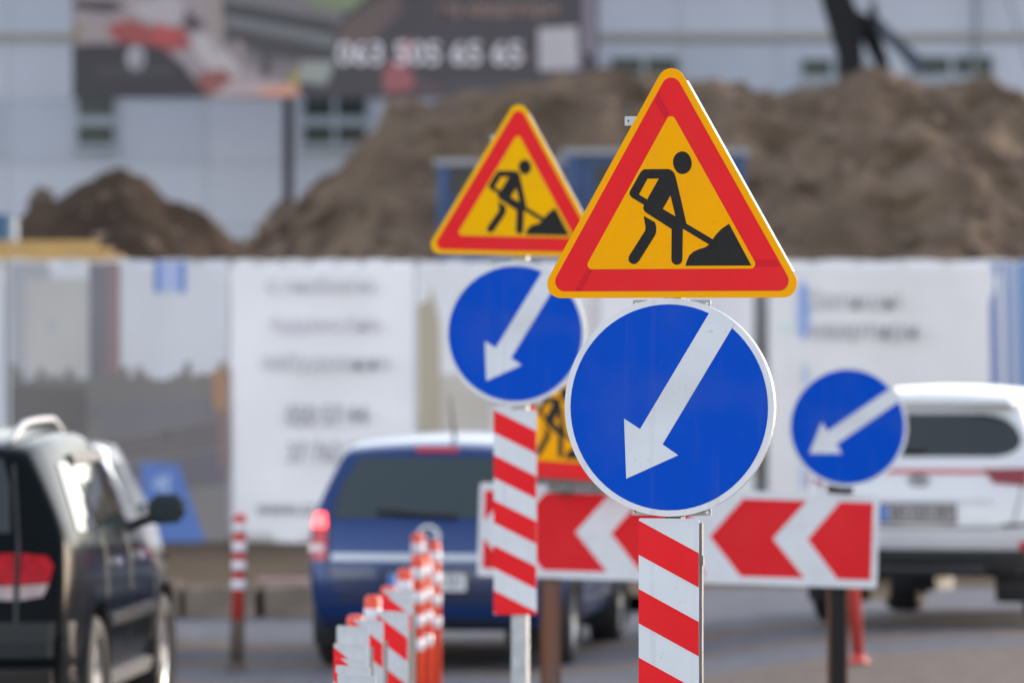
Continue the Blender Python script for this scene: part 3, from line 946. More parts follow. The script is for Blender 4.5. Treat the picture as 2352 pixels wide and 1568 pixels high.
bm_obj('roof_spoiler', bm, m_whitecar, car.root, (0, s.y + .02, 1.575), smooth=False)
for a, b, c_, d in ((.62, 1.22, 1.16, .98), (1.3, 2.14, 2.1, 1.27), (2.2, 3.3, 2.82, 2.16)):
    car.patch('side_window', [(a, 1.19), (b, 1.17), (c_, 1.50), (d, 1.50)], m_glass, 'side', mirror=True)
car.patch('windscreen', [(-.7, 1.15), (.7, 1.15), (.56, 1.5), (-.56, 1.5)], m_glass, 'front')
car.mirrors(3.2, 1.15, m_whitecar)
for x in (1.26, 2.17): car.seam(dense([(x, .55), (x, 1.15)]))
car.patch('head_lamp', [(.45, .72), (.78, .76), (.76, .88), (.45, .80)], m_lens, 'front', mirror=True, step=.06)
car.patch('grille', [(-.36, .66), (.36, .66), (.40, .80), (-.40, .80)], m_trim, 'front')
box('underbody', -.66, .66, .32, 4.3, .35, .60, m_trim, car.root, .03)
box('exhaust_box', -.45, .45, .10, .31, .36, .46, m_trim, car.root, .04)

# --- black SUV
m_blackcar = mat('black_paint', (0.006, 0.008, 0.010), 0.16, coat=0.0, spec=0.025, var=0.1, vscale=2)
black_p = car_params(W=1.88, L=4.66, H=1.74, cowl=3.42, roof_front=2.70, roof_rear=.40, wy=(.95, 3.69), wr=.37, arch=.44, belt=1.13, sill=.30, wt=.74, rear=[.08, -.05, -.03, .04, .07, .0, .0])
Dk = 29.6
car = Car('black_suv', 'black suv with roof rails and large red tail lamp at the left edge', 'car', black_p, m_blackcar, (-3.20, Dk, 0.0), -4.0)
car.patch('rear_window', [(-.58, 1.20), (.58, 1.20), (.55, 1.45), (.50, 1.58), (-.50, 1.58), (-.55, 1.45)], m_glass, step=.07)
m_tail_k = mat('deep_red_lamp', (0.42, 0.006, 0.014), 0.2, spec=0.15, var=.45, vscale=14)
m_lens_k = mat('pale_lamp_lens', (0.34, 0.26, 0.26), 0.2, var=.3, vscale=14)
car.patch('tail_lamp', [(.64, .935), (.79, .945), (.81, 1.03), (.78, 1.08), (.64, 1.095)], m_tail_k, mirror=True, step=.05, off=.010)
car.patch('tail_lamp', [(.36, .925), (.61, .935), (.61, 1.095), (.38, 1.09)], m_tail_k, mirror=True, step=.05, off=.010)
car.patch('lamp_lens', [(.64, .855), (.76, .875), (.79, .94), (.64, .93)], m_lens_k, mirror=True, step=.05, off=.010)
car.patch('lamp_lens', [(.38, .86), (.61, .855), (.61, .93), (.36, .92)], m_lens_k, mirror=True, step=.05, off=.010)
car.seam(dense([(-.625, .62), (-.625, 1.15), (-.56, 1.55)]), 'rear', .009, 'tailgate_seam')
car.seam(dense([(.625, .62), (.625, 1.15), (.56, 1.55)]), 'rear', .009, 'tailgate_seam')
car.patch('bumper_cover', [(-.88, .56), (.88, .56), (.89, .74), (-.89, .74)], mat('grey_bumper_paint', (0.014, 0.018, 0.022), 0.4, spec=.25), step=.08, off=.02)
car.patch('bumper_lower', [(-.86, .33), (.86, .33), (.88, .50), (-.88, .50)], m_trim, step=.08, off=.012)
car.number_plate(0.0, .84, 'BO 4417 AX')
for a, b, c_, d in ((.50, 1.18, 1.14, .84), (1.26, 2.12, 2.07, 1.22), (2.20, 3.22, 2.74, 2.15)):
    car.patch('side_window', [(a, 1.20), (b, 1.17), (c_, 1.55), (d, 1.55)], mat('dark_side_glass', (0.015, 0.02, 0.024), 0.03, spec=1.0), 'side', mirror=True)
car.patch('rain_guard', [(1.24, 1.53), (2.74, 1.53), (2.66, 1.585), (1.26, 1.585)], m_trim, 'side', mirror=True, off=.025)
car.patch('windscreen', [(-.7, 1.15), (.7, 1.15), (.56, 1.55), (-.56, 1.55)], m_glass, 'front')
car.rails(.50, .55, 2.6, m_zinc, .06)
car.mirrors(3.0, 1.15, mat('mirror_shell', (0.008, 0.02, 0.026), 0.35, coat=.2), .23, .18, .05)
for x in (1.22, 2.16): car.seam(dense([(x, .5), (x, 1.15)]))
car.seam(dense([(3.18, .5), (3.24, 1.12)]))
car.patch('door_moulding', [(1.35, .66), (3.2, .66), (3.2, .72), (1.35, .72)], mat('grey_side_trim', (0.06, 0.06, 0.062), 0.25, coat=.5), 'side', mirror=True, off=.018)
car.patch('side_step', [(1.45, .33), (3.2, .33), (3.2, .40), (1.45, .40)], m_zinc_dk, 'side', mirror=True, off=.04)
for y in (1.45, 2.4): car.patch('door_handle', [(y, .98), (y + .2, .98), (y + .2, 1.02), (y, 1.02)], m_chrome, 'side', mirror=True, off=.03, step=.06)
car.patch('head_lamp', [(.45, .72), (.78, .76), (.76, .88), (.45, .80)], m_lens, 'front', mirror=True, step=.06)
car.patch('grille', [(-.36, .66), (.36, .66), (.40, .80), (-.40, .80)], m_trim, 'front')

# --- silver car ahead of the black one
m_silver = mat('silver_paint', (0.42, 0.44, 0.47), 0.25, metal=0.5, coat=1.0)
silver_p = car_params(W=1.74, L=4.2, H=1.53, cowl=3.2, roof_front=2.35, roof_rear=.35, wy=(.80, 3.4), wr=.31, arch=.37, belt=.98, sill=.26, wt=.74)
Ds = 38.2
car = Car('silver_hatchback', 'silver hatchback mostly hidden beyond the black suv', 'car', silver_p, m_silver, (-3.40, Ds, 0.0), 0)
car.patch('rear_window', [(-.64, 1.02), (.64, 1.02), (.50, 1.38), (-.50, 1.38)], m_glass_g, step=.07)
car.patch('tail_lamp', [(.62, .74), (.84, .74), (.82, .96), (.70, .98)], m_tail, mirror=True, step=.05)
for a, b, c_, d in ((.50, 1.15, 1.10, .78), (1.22, 2.0, 1.95, 1.17), (2.07, 2.95, 2.42, 2.03)):
    car.patch('side_window', [(a, 1.03), (b, 1.01), (c_, 1.36), (d, 1.36)], m_glass_g, 'side', mirror=True)
car.patch('windscreen', [(-.64, 1.0), (.64, 1.0), (.50, 1.36), (-.50, 1.36)], m_glass, 'front')
car.mirrors(2.85, .95, m_silver, .15, .12, .02)
car.number_plate(0.0, .66, 'BO 2093 CC')

# ------------------------------------------------------------------ hoarding with printed banners
DF = 62.0
def wrk(x, z):
    return 0.045 * noise.noise((x * 1.1, z * 0.35, 0.0)) + 0.018 * math.sin(x * 3.1 + 1.2 * math.sin(z * 1.3)) + 0.010 * noise.noise((x * 4 + z * 2, z * 1.2, 4.0))

def banner_print(name, loop_px, color, parent, lift, D=DF, soft=0.5, rough=0.55, step=.2, origin=None, wr=True):
    lp = [P(x, y, D) for x, y in loop_px]
    bm = poly_grid([(v.x, v.z) for v in lp], step)
    for v in bm.verts:
        v.co.y = D - lift + (wrk(v.co.x, v.co.z) if wr else 0)
    if origin is not None:
        bmesh.ops.translate(bm, verts=bm.verts[:], vec=-Vector(origin))
    bmesh.ops.recalc_face_normals(bm, faces=bm.faces[:])
    for f in bm.faces:
        if f.normal.y > 0: f.normal_flip()
    key = 'print_%02x%02x%02x' % color
    m = mat(key, alb(*color), rough, var=0.10, vscale=0.9, detail=2)
    return bm_obj(name, bm, m, parent, smooth=True)

def print_text(body, x, y, hpx, color, parent, lift, D=DF, origin=(0, 0, 0), align='CENTER', bold=0.0, sx=1.0):
    c = P(x, y, D)
    size = hpx / (F / D) / 0.72
    me = text_mesh(body, size, align, 0, bold, sx)
    for v in me.vertices: v.co.y = 0
    m = mat('print_%02x%02x%02x' % color, alb(*color), 0.55)
    o = link('lettering', me, m, parent, (c.x - origin[0], c.y - lift - origin[1], c.z - origin[2]))
    o['kind'] = 'stuff'
    return o

fence = empty('hoarding_fence', (0, DF + .1, 0))
tag(fence, 'long site hoarding of steel posts and sheet panels behind the cars', 'fence')
m_sheet = mat('fence_sheet', (0.36, 0.37, 0.38), 0.6, var=0.15, vscale=3)
for i in range(-4, 5):
    box('post', i * 2.5 - .04, i * 2.5 + .04, 0.02, .10, -.1, 3.06, m_zinc_dk, fence)
for i in range(-4, 4):
    box('sheet_panel', i * 2.5 + .045, i * 2.5 + 2.455, .04, .06, .06, 2.98, m_sheet, fence)
for z in (.4, 2.6):
    box('rail', -10.1, 10.1, .065, .10, z - .03, z + .03, m_zinc_dk, fence)

def banner(name, x0, x1, y0, y1, color, label, lift=.06):
    c = P((x0 + x1) / 2, y1, DF)
    t = empty(name, c)
    tag(t, label, 'banner')
    lp = []
    n = 14
    top = [(x0 + (x1 - x0) * i / n, y0 + 2.5 * math.sin(i * 1.9 + x0)) for i in range(n + 1)]
    bot = [(x1 - (x1 - x0) * i / n, y1 + 3.0 * math.sin(i * 1.3 + x0)) for i in range(n + 1)]
    b = banner_print('sheet', top + bot, color, t, lift, origin=c)
    b.modifiers.new('thick', 'SOLIDIFY').thickness = 0.004
    # eyelets along the hem
    for i in range(0, n + 1, 2):
        q = P(top[i][0] + (6 if i == 0 else (-6 if i == n else 0)), top[i][1] + 7, DF)
        bm = bmesh.new(); add_tube(bm, [(0, -.006, 0), (0, .006, 0)], .025, 8)
        bm_obj('eyelet', bm, m_zinc, t, (q.x - c.x, DF - lift + wrk(q.x, q.z) - .006 - c.y, q.z - c.z))
    return t, c

# left picture banner
t, c = banner('picture_banner', 16, 528, 597, 1248, (186, 190, 204), 'printed picture banner with grey skyline and blue panel on the hoarding')
pr = lambda lp, colr, lift=.068, nm='print_area': banner_print(nm, lp, colr, t, lift, origin=c)
pr([(22, 602), (110, 602), (130, 680), (120, 850), (60, 870), (26, 860)], (150, 153, 165))
pr([(60, 640), (200, 640), (200, 860), (60, 860)], (165, 165, 170), .070)
pr([(206, 602), (250, 602), (250, 880), (206, 880)], (108, 106, 118), .072)
pr([(250, 602), (276, 602), (276, 880), (250, 880)], (130, 112, 116), .073)
pr([(356, 600), (370, 600), (370, 672), (356, 672)], (84, 118, 188), .072)
pr([(370, 600), (412, 600), (412, 668), (370, 668)], (152, 165, 208), .072)
pr([(412, 600), (427, 600), (427, 672), (412, 672)], (88, 122, 192), .072)
sk = [(24, 880)]
xx = 24
while xx < 525:
    yy = 868 - 22 * noise.noise((xx * .03, 3.3, 0)) - (30 if rnd.random() < .25 else 0) * rnd.random()
    sk += [(xx, yy), (xx + 14, yy - 6 * rnd.random())]
    xx += 16
sk += [(525, 860), (525, 1246), (24, 1246)]
pr(sk, (112, 110, 112), .075)
pr([(24, 880), (200, 890), (205, 1100), (24, 1100)], (92, 90, 94), .078)
pr([(200, 930), (525, 905), (525, 960), (240, 1000)], (108, 106, 116), .079)
pr([(240, 1010), (525, 960), (525, 1020), (270, 1060)], (88, 84, 92), .081)
pr([(270, 1068), (525, 1026), (525, 1110), (300, 1130)], (98, 96, 108), .082)
for i in range(5):
    pr([(255 + 6 * i, 1010 + 14 * i), (525, 958 + 15 * i), (525, 962 + 15 * i), (255 + 6 * i, 1014 + 14 * i)], (128, 124, 128), .084)
pr([(486, 852), (526, 845), (526, 940), (492, 940)], (150, 118, 98), .084)
pr([(500, 940), (527, 940), (527, 1080), (506, 1080)], (122, 104, 106), .085)
pr([(430, 1120), (525, 1110), (525, 1246), (470, 1246)], (118, 116, 120), .086)
pr([(325, 1060), (412, 1066), (474, 1246), (330, 1248)], (78, 110, 178), .090)
pr([(352, 1110), (366, 1088), (372, 1100), (384, 1085), (392, 1094), (388, 1140), (380, 1138), (378, 1112), (368, 1128), (360, 1125)], (140, 160, 204), .094, 'print_mark')
# white text banner
t, c = banner('text_banner', 530, 952, 598, 1250, (214, 216, 228), 'white text banner with grey lines of lettering left of the signs')
tx = lambda b, x, y, h, colr, bold=.0, sx=1.0: print_text(b, x, y, h, colr, t, .14, origin=c, bold=bold, sx=sx)
tx('с любов\u2019ю', 738, 655, 36, (176, 177, 190), .004)
tx('будуємо Київ', 748, 744, 32, (178, 179, 192), .004, .86)
tx('забудовник', 748, 830, 38, (172, 176, 188), .004)
tx('050 57 44', 752, 955, 46, (136, 137, 150), .008, .72)
tx('37 762 72', 752, 1040, 46, (140, 141, 154), .008, .72)
tx('www.credo.ua', 716, 1165, 34, (120, 120, 132), .006, .9)
# middle picture banner
t, c = banner('tower_banner', 954, 1372, 599, 1250, (204, 206, 218), 'printed banner with beige tower behind the round blue signs')
pr([(960, 700), (985, 690), (990, 660), (998, 690), (1010, 740), (1014, 1010), (960, 1010)], (160, 152, 140))
pr([(1014, 860), (1130, 850), (1130, 1010), (1014, 1010)], (176, 172, 170), .070)
pr([(960, 1010), (1370, 1010), (1370, 1245), (960, 1245)], (150, 148, 152), .073)
pr([(1345, 690), (1368, 690), (1368, 1000), (1345, 1000)], (190, 186, 194), .072)
t, c = banner('plain_banner', 1374, 1732, 599, 1252, (208, 209, 221), 'plain white banner behind the sharp triangle sign')
pr([(1560, 640), (1700, 640), (1700, 1000), (1560, 1000)], (200, 202, 216))
# right white banner
t, c = banner('blue_stripe_banner', 1764, 2480, 598, 1252, (206, 207, 217), 'white banner with two lines of lettering and blue stripes above the white suv')
pr([(1842, 640), (1856, 660), (1862, 715), (1856, 765), (1844, 782), (1832, 765), (1828, 715), (1832, 660)], (150, 172, 220))
pr([(1838, 655), (1850, 655), (1852, 775), (1842, 775)], (120, 146, 210), .072)
pr([(1790, 742), (1826, 738), (1826, 756), (1790, 762)], (190, 210, 216))
pr([(1842, 830), (1858, 850), (1852, 1120), (1836, 1120)], (168, 182, 214))
print_text('Затишні', 1962, 690, 40, (168, 166, 172), t, .14, origin=c, bold=.006)
print_text('квартири', 1984, 758, 40, (156, 156, 164), t, .14, origin=c, bold=.008)
pr([(2272, 700), (2290, 640), (2296, 900), (2276, 900)], (96, 118, 172))
pr([(2276, 602), (2300, 602), (2286, 660)], (120, 142, 190))
pr([(2304, 602), (2316, 602), (2322, 900), (2310, 900)], (100, 124, 180), .070)
pr([(2320, 602), (2334, 602), (2338, 900), (2326, 900)], (150, 164, 200), .070)
pr([(2336, 602), (2480, 602), (2480, 900), (2342, 900)], (100, 136, 186), .071)
t, c = banner('edge_banner', -120, 10, 598, 1250, (198, 204, 220), 'plain pale banner at the left edge of the hoarding')
tp = bmesh.new()
tpts = [P(590 + 14 * i, 1366 - 2.0 * i + 3 * math.sin(i), 47.5) for i in range(14)]
for a in tpts: a.z = max(a.z, .16)
va = [(tp.verts.new(a), tp.verts.new(a + Vector((0, .02, .07)))) for a in tpts]
for a, b in zip(va[:-1], va[1:]): tp.faces.new((a[0], b[0], b[1], a[1]))
o = bm_obj('barrier_tape', tp, mat('faded_tape', (0.5, 0.36, 0.36), 0.6, color2=(0.36, 0.2, 0.2), vscale=2))
o.modifiers.new('t', 'SOLIDIFY').thickness = .004
tag(o, 'faded pink barrier tape lying along the verge left of the blue car', 'barrier tape')

# ------------------------------------------------------------------ spoil heaps
def heap(name, label, ridge, D, depth, m, seed, rough=.5, back=1.0, base_y=784 + CAM_Z * F / 62):
    pts = [(P(x, y, D).x, P(x, y, D).z) for x, y in ridge]
    x0, x1 = pts[0][0], pts[-1][0]
    c = Vector(((x0 + x1) / 2, D, 0))
    def rz(x):
        for a, b in zip(pts[:-1], pts[1:]):
            if a[0] <= x <= b[0]:
                t = (x - a[0]) / (b[0] - a[0]); t = t * t * (3 - 2 * t) * .5 + t * .5
                return a[1] + (b[1] - a[1]) * t
        return 0
    nx = int((x1 - x0) / .13); ny = int(depth * (1 + back) / .17)
    bm = bmesh.new()
    g = []
    for j in range(ny + 1):
        t = -1 + (1 + back) * j / ny
        r = []
        for i in range(nx + 1):
            x = x0 + (x1 - x0) * i / nx
            h = rz(x)
            f = max(0, 1 - abs(t if t < 0 else t / back) ** 1.15)
            y = D + t * depth
            z = h * f
            q = Vector((x, y, z)) * .55 + Vector((seed, 0, 0))
            d = noise.fractal(q, 1.0, 2.0, 6) * rough * .55 + .22 * rough * noise.noise(q * 5) + .16 * rough * noise.noise(q * 11) + -.0 + .22 * rough * noise.ridged_multi_fractal(Vector((q.x * 1.3 + q.y * .5, q.z * .35, seed)), 1, 2, 3, 1, 2) * .35
            z += (d - .25 * rough) * min(1, f * 4) * min(1, h / 1.2)
            r.append(bm.verts.new((x - c.x, y - c.y + .9 * rough * noise.noise(q * 2.3), z)))
        g.append(r)
    for j in range(ny):
        for i in range(nx): bm.faces.new((g[j][i], g[j][i + 1], g[j + 1][i + 1], g[j + 1][i]))
    o = bm_obj(name, bm, m, None, c, smooth=True)
    tag(o, label, 'dirt heap')
    # clods and stones on its face
    cb = bmesh.new()
    n_ = int((x1 - x0) * 60)
    me = o.data
    for _ in range(n_):
        v = me.vertices[rnd.randrange(len(me.vertices))].co
        if v.y > depth * .2: continue
        s = .05 + .22 * rnd.random() ** 3
        b4 = len(cb.verts)
        M = Matrix.Translation(v) @ Matrix.Rotation(rnd.uniform(0, 6), 4, (rnd.random(), rnd.random(), .3)) @ Matrix.Diagonal((s, s * rnd.uniform(.6, 1), s * rnd.uniform(.5, .9), 1))
        rr = bmesh.ops.create_icosphere(cb, subdivisions=1, radius=1, matrix=M)
        for q in rr['verts']: q.co += Vector((rnd.uniform(-1, 1), rnd.uniform(-1, 1), rnd.uniform(-1, 1))) * s * .22
    k = bm_obj('clods', cb, mat('clod_earth', (0.055, 0.037, 0.027), 0.95, color2=(0.2, 0.14, 0.105), vscale=.8, detail=1), o)
    k['kind'] = 'stuff'
    return o
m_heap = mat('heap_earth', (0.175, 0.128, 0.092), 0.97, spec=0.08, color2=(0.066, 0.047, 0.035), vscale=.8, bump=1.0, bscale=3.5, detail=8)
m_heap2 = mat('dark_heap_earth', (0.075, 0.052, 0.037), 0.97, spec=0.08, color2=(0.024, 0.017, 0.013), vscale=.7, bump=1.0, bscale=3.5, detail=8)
heap('spoil_heap', 'large brown spoil heap rising behind the hoarding', [(420, 640), (560, 545), (640, 480), (760, 385), (900, 235), (1000, 222), (1120, 216), (1220, 212), (1330, 168), (1430, 150), (1520, 165), (1640, 190), (1740, 200), (1860, 182), (2000, 168), (2120, 170), (2250, 182), (2352, 200), (2600, 300), (2900, 600)], 90.0, 15.0, m_heap, 3.1, .75, .8)
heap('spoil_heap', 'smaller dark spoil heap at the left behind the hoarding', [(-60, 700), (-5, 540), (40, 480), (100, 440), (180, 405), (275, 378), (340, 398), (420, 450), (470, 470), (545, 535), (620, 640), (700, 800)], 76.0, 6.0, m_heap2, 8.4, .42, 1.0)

# timber and blue drum near the left edge
DT = 66.0
tb = empty('timber_stack', P(130, 784 + 2.2 * F / DT, DT))
tag(tb, 'yellow timber boards stacked above the hoarding at the left edge', 'timber')
m_tim = mat('yellow_timber', (0.52, 0.33, 0.12), 0.7, var=0.25, vscale=3, stretch=(.4, 3, 3))
for i in range(3):
    a, b = P(-90, 592 - 16 * i, DT), P(285 - 30 * i, 592 - 12 * i, DT)
    o = tb.location
    box('board', a.x - o.x, b.x - o.x, -.12 + .02 * i, .12 - .02 * i, a.z - o.z - .04, a.z - o.z + .034, m_tim, tb, .006)
for x in (-40, 60, 200):
    a = P(x, 600, DT)
    box('trestle_leg', a.x - tb.location.x - .04, a.x - tb.location.x + .04, -.05, .05, 0, a.z - .05, m_tim, tb)
dr = empty('blue_drum', P(-12, 784 + 2.2 * F / 70, 70.0))
tag(dr, 'blue drum peeping in at the left edge beside the dark heap', 'drum')
m_drum = mat('blue_drum_plastic', (0.02, 0.075, 0.15), 0.5)
zt = P(0, 490, 70).z
bm_obj('barrel', lathe(bmesh.new(), [(.26, zt - .9), (.29, zt - .85), (.29, zt - .6), (.30, zt - .58), (.29, zt - .56), (.29, zt - .08), (.26, zt - .02), (.10, zt)]), m_drum, dr, smooth=True)
box('platform', -.4, .4, -.4, .4, 0, zt - .9, m_tim, dr)

# ------------------------------------------------------------------ blue site cabins
DC = 72.0
m_cab = mat('blue_cabin_paint', (0.02, 0.06, 0.18), 0.5, var=0.25, vscale=2)
m_cabroof = mat('cabin_roof_grey', (0.27, 0.28, 0.31), 0.6, var=0.2, vscale=2)
m_dark = mat('dark_opening', (0.02, 0.021, 0.023), 0.3, spec=.4)
def cabin(x0, x1, ytop, ybot_px, label, wins, right_col=None):
    a, b = P(x0, ytop, DC), P(x1, ytop, DC)
    t = empty('site_cabin', (a.x, DC, 0))
    tag(t, label, 'site cabin', 'blue site cabins behind the hoarding')
    w = b.x - a.x; h = a.z
    box('wall', .06, w - .06, .05, 2.3, .1, h - .08, m_cab, t)
    box('roof', -.05, w + .05, -.06, 2.4, h - .08, h, m_cabroof, t, .01)
    for x in (0.03, w - .11):
        box('corner_post', x - .03, x + .11, -.04, .10, 0, h - .082, m_cab, t)
    for (u0, u1, v0, v1) in wins:
        q0, q1 = P(u0, v0, DC), P(u1, v1, DC)
        o = empty('window', ((q0.x + q1.x) / 2 - a.x, 0, (q0.z + q1.z) / 2)); o.parent = t
        ww, hh = (q1.x - q0.x) / 2, (q0.z - q1.z) / 2
        plate('frame', [rrect(-ww - .05, ww + .05, -hh - .05, hh + .05, .01), rrect(-ww, ww, -hh, hh, .01)], .005, .06, m_cab, o)
        plate('pane', rrect(-ww, ww, -hh, hh, .01), .035, .008, m_dark, o)
    return t
cabin(1004, 1292, 366, 700, 'blue site cabin with dark windows left of the sharp sign, behind the blurred triangle', [(1034, 1120, 384, 450), (1150, 1270, 384, 450)])
cabin(1300, 1712, 342, 700, 'blue site cabin showing either side of the sharp triangle sign', [(1366, 1480, 380, 470), (1520, 1650, 380, 470)])
q = P(1290, 380, DC)

# ------------------------------------------------------------------ excavator behind the heap
DE = 112.0
ex = empty('excavator', (P(1960, 784, DE).x, DE, 0))
tag(ex, 'dark excavator arm rising behind the large spoil heap', 'excavator')
m_exc = mat('excavator_dark', (0.014, 0.014, 0.017), 0.5, spec=0.12, var=0.2, vscale=1)
m_excb = mat('excavator_blue_grey', (0.022, 0.04, 0.07), 0.5, var=0.2, vscale=1)
def prism(name, pts_px, y0, y1, m, parent, D):
    loop = [((P(x, y, D).x - parent.location.x), P(x, y, D).z) for x, y in pts_px]
    o = plate(name, loop, y0, y1 - y0, m, parent)
    return o
prism('boom', [(1872, -150), (1940, -150), (1955, 0), (1976, 40), (1980, 140), (1990, 320), (1950, 320), (1926, 137), (1886, 0)], -.25, .25, m_exc, ex, DE)
prism('linkage', [(1962, 20), (2007, 38), (2022, 80), (2044, 140), (2060, 320), (2030, 320), (2010, 140), (1980, 85)], .26, .45, m_exc, ex, DE)
prism('stick', [(1998, 38), (2012, 38), (2050, 78), (2124, 146), (2138, 176), (2102, 172), (2056, 120), (2003, 70)], -.42, -.26, m_excb, ex, DE)
a, b = P(2002, 10, DE), P(2008, 95, DE)
tube('hydraulic_ram', [(a.x - ex.location.x, -.36, a.z), (b.x - ex.location.x, -.36, b.z)], .09, m_exc, ex)
box('housing', -.8, 2.0, -1.2, 1.2, 1.0, 2.4, m_excb, ex, .1)
for y in (-1.2, .75): box('track', -1.4, 2.4, y, y + .5, 0, .95, m_exc, ex, .3)

# ------------------------------------------------------------------ building
DB = 150.0
SB = F / DB
bld = empty('panel_building', (0, DB, 0))
tag(bld, 'pale grey panel clad building filling the top of the view', 'building')
m_pan = [mat('facade_panel_%s' % n, c_, 0.55, var=0.06, vscale=.4, detail=1) for n, c_ in (('cool', (0.375, 0.405, 0.485)), ('plain', (0.40, 0.425, 0.50)), ('pale', (0.42, 0.44, 0.52)))]
m_joint = mat('facade_joint', (0.20, 0.215, 0.25), 0.7)
m_bandf = mat('facade_band', (0.30, 0.275, 0.255), 0.6, var=.1, vscale=.5)
box('wall_core', -40, 40, .1, 14, 0, 11.8, m_joint, bld)
box('roof', -40.4, 40.4, -.3, 14.4, 11.8, 12.2, m_zinc_dk, bld)
cols_px = [-2250, -2010, -1770, -1530, -1290, -1050, -800, -560, -320, -80, 18, 245, 475, 690, 920, 1150, 1372, 1560, 1785, 2010, 2240, 2470, 2710, 2950, 3190, 3430, 3670, 3910, 4150, 4390, 4600]
rows_px = [(665, 810), (520, 665), (375, 520), (235, 375), (92, 235), (-52, 76)]
k = 0
for (ya, yb_) in rows_px:
    for xa, xb in zip(cols_px[:-1], cols_px[1:]):
        a, b = P(xa + .8, ya + .8, DB), P(xb - .8, yb_ - .8, DB)
        box('facade_panel', a.x, b.x, 0, .095, b.z, a.z, m_pan[rnd.randrange(3)], bld)
a, b = P(-2250, 76, DB), P(4600, 92, DB)
box('string_course', a.x, b.x, -.12, .095, b.z + .004, a.z - .004, m_bandf, bld)
m_wfr = mat('window_frame_grey', (0.27, 0.31, 0.36), 0.5)
m_wgl = mat('window_glass_dark', (0.035, 0.045, 0.045), 0.2, spec=.25)
def bwin(x0, x1, y0, y1, bars=1):
    a, b = P(x0, y0, DB), P(x1, y1, DB)
    t = empty('window', ((a.x + b.x) / 2, 0, (a.z + b.z) / 2)); t.parent = bld
    w, h = (b.x - a.x) / 2, (a.z - b.z) / 2
    loops = [rrect(-w, w, -h, h, .01)]
    cells = []
    n = bars
    for i in range(n):
        u0, u1 = -w + 2 * w * i / n, -w + 2 * w * (i + 1) / n
        cells += [(u0 + .06, u1 - .06, .12, h - .07), (u0 + .06, u1 - .06, -h + .07, -.12)]
    plate('frame', loops + [rrect(*c_, .01) for c_ in cells], -.10, .095, m_wfr, t)
    for c_ in cells: plate('pane', rrect(*c_, .005), -.05, .02, m_wgl, t)
    box('sill', -w - .08, w + .08, -.2, -.004, -h - .08, -h - .003, m_wfr, t)
for w_px in ((174, 268, 218, 338, 1), (694, 845, 222, 336, 2), (1400, 1560, 128, 240, 2), (1838, 1990, 132, 240, 2), (2090, 2282, 126, 240, 2), (-110, -20, 218, 338, 1), (2560, 2700, 126, 240, 2)):
    bwin(*w_px)
box('downpipe', P(2236, 0, DB).x, P(2243, 0, DB).x, -.2, -.06, 0, 11.7, m_joint, bld)

# guy wires in front of the facade
m_wire = mat('guy_wire_steel', (0.22, 0.23, 0.26), 0.5)
for i, (a, b) in enumerate((((1905, -300), (2010, 300)), ((2225, -300), (2420, 330)), ((2330, -300), (2560, 330)))):
    p0, p1 = P(*a, 146), P(*b, 146)
    d = (p1 - p0); p1 = p0 + d * ((p0.z) / (p0.z - p1.z))
    o = tube('guy_wire', [(0, 0, 0), tuple(p0 - p1)], .05, m_wire, None, 6, loc=p1)
    tag(o, ['slanting cable crossing the facade just behind the excavator arm', 'slanting cable crossing the facade right of the excavator', 'slanting cable crossing the facade at the upper right corner'][i], 'cable', 'cables before the facade')

# ------------------------------------------------------------------ billboard in front of the building
DBB = 140.0
c = P(770, 228, DBB)
bb = empty('billboard', (c.x, DBB, 0))
tag(bb, 'large dark advertising billboard with white phone number on the building front', 'billboard')
org = (c.x, DBB, 0)
bx0, bx1 = P(166, 0, DBB).x - c.x, P(1374, 0, DBB).x - c.x
btop, bbot = P(0, -260, DBB).z, P(0, 226, DBB).z
box('board', bx0, bx1, 0, .25, bbot, btop, mat('billboard_dark', lin(58, 56, 66), 0.6), bb)
for x in (662, 1180):
    xx = P(x, 0, DBB).x - c.x
    box('post', xx - .12, xx + .12, .02, .24, 0, bbot - .002, m_black, bb)
def bp2(lp, colr, lift, nm='print_area'):
    colr = tuple(int(q_ * .90) for q_ in colr)
    return banner_print(nm, lp, colr, bb, lift, D=DBB, origin=org, wr=False, step=3)
bp2([(168, -258), (470, -258), (560, 100), (700, 224), (168, 224)], (150, 140, 150), .01)
bp2([(168, 0), (260, 0), (290, 18), (250, 32), (200, 26), (168, 20)], (70, 60, 72), .02)
bp2([(240, 60), (300, 45), (370, 70), (420, 60), (440, 110), (380, 120), (280, 112)], (150, 72, 76), .02)
bp2([(190, 62), (250, 50), (245, 98), (180, 100)], (150, 140, 146), .022)
bp2([(168, 52), (186, 55), (184, 96), (168, 96)], (140, 132, 110), .024)
bp2([(290, 10), (400, -10), (450, 40), (400, 62), (330, 48)], (172, 166, 178), .024)
bp2([(425, 20), (470, 55), (450, 75), (420, 60)], (80, 66, 80), .026)
bp2([(360, 52), (410, 70), (420, 100), (350, 100)], (172, 74, 78), .026)
bp2([(440, 60), (520, 110), (560, 170), (500, 190), (440, 110)], (176, 170, 180), .026)
bp2([(460, 165), (520, 160), (545, 205), (480, 222), (450, 200)], (140, 84, 88), .028)
bp2([(540, 180), (620, 190), (690, 222), (480, 224)], (176, 160, 168), .030)
bp2([(600, 205), (680, 190), (690, 222), (590, 222)], (206, 150, 136), .032)
bp2([(660, 170), (690, 160), (690, 195), (665, 195)], (150, 142, 90), .034)
bp2([(168, 104), (300, 100), (370, 108), (420, 150), (478, 222), (168, 224)], (48, 46, 56), .040)
bp2([(500, -200), (760, -200), (790, 60), (770, 200), (690, 190), (500, 130)], (116, 112, 122), .012)
bp2([(500, 0), (770, 50), (765, 80), (500, 30)], (62, 60, 70), .030)
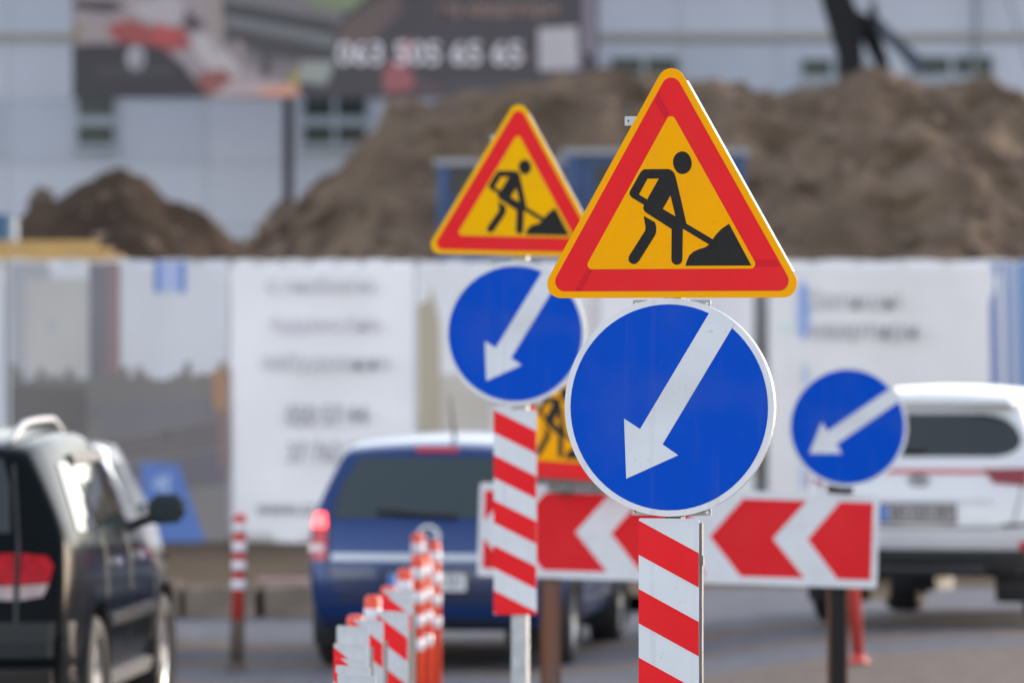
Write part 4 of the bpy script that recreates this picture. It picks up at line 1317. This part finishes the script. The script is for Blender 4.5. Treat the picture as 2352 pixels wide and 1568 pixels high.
bp2([(520, 36), (770, 86), (765, 108), (520, 58)], (112, 116, 124), .031)
bp2([(520, 62), (770, 112), (760, 150), (600, 125), (520, 90)], (66, 64, 72), .033)
bp2([(535, 95), (560, 98), (560, 160), (545, 150)], (150, 140, 146), .036)
bp2([(600, 128), (622, 132), (618, 180), (600, 178)], (78, 70, 84), .036)
bp2([(690, 140), (770, 142), (760, 195), (690, 190)], (146, 152, 152), .036)
bp2([(480, -10), (510, -10), (512, 120), (490, 110)], (150, 140, 142), .036)
bp2([(680, -10), (900, -40), (820, 30), (740, 20)], (120, 134, 108), .036)
bp2([(800, 30), (850, 18), (860, 26), (800, 46)], (150, 148, 164), .038)
bp2([(770, 60), (900, -60), (1340, -258), (1372, -258), (1372, 224), (740, 224), (770, 140)], (64, 61, 70), .040)
bp2([(780, 60), (900, -20), (930, 20), (850, 100), (780, 120)], (96, 82, 84), .042)
bp2([(880, 160), (915, 130), (925, 90), (945, 92), (940, 160), (960, 205), (880, 215)], (152, 88, 98), .044)
bp2([(960, 180), (1020, 200), (1020, 222), (940, 222)], (88, 72, 82), .044)
bp2([(1030, 190), (1160, 195), (1160, 222), (1030, 222)], (72, 72, 82), .044)
bp2([(1336, -250), (1362, -250), (1366, 130), (1342, 120)], (128, 120, 140), .046)
bp2(rr_ if False else [(1236, 66), (1326, 62), (1330, 158), (1238, 164)], (176, 174, 188), .050, 'white_card')
print_text('063 505 65 65', 988, 126, 52, (196, 194, 208), bb, .06, D=DBB, origin=org, bold=.03, sx=1.02)
print_text('на квартири', 1145, 22, 34, (128, 106, 100), bb, .06, D=DBB, origin=org, bold=.012)
print_text('\u2014', 1212, 128, 30, (130, 100, 96), bb, .06, D=DBB, origin=org, bold=.02, sx=.6)
emb = [P(312 + 21 * math.cos(2 * math.pi * i / 24), 134 + 30 * math.sin(2 * math.pi * i / 24), DBB) for i in range(24)]
bp2([(312 + 21 * math.cos(2 * math.pi * i / 24), 134 + 28 * math.sin(2 * math.pi * i / 24)) for i in range(24)], (168, 166, 182), .052, 'emblem')
bp2([(318, 120), (326, 136), (314, 156), (306, 140)], (110, 108, 124), .056, 'emblem_mark')
print_text('АРХІТЕКТУРА', 310, 168, 18, (92, 89, 100), bb, .06, D=DBB, origin=org, sx=1.05)
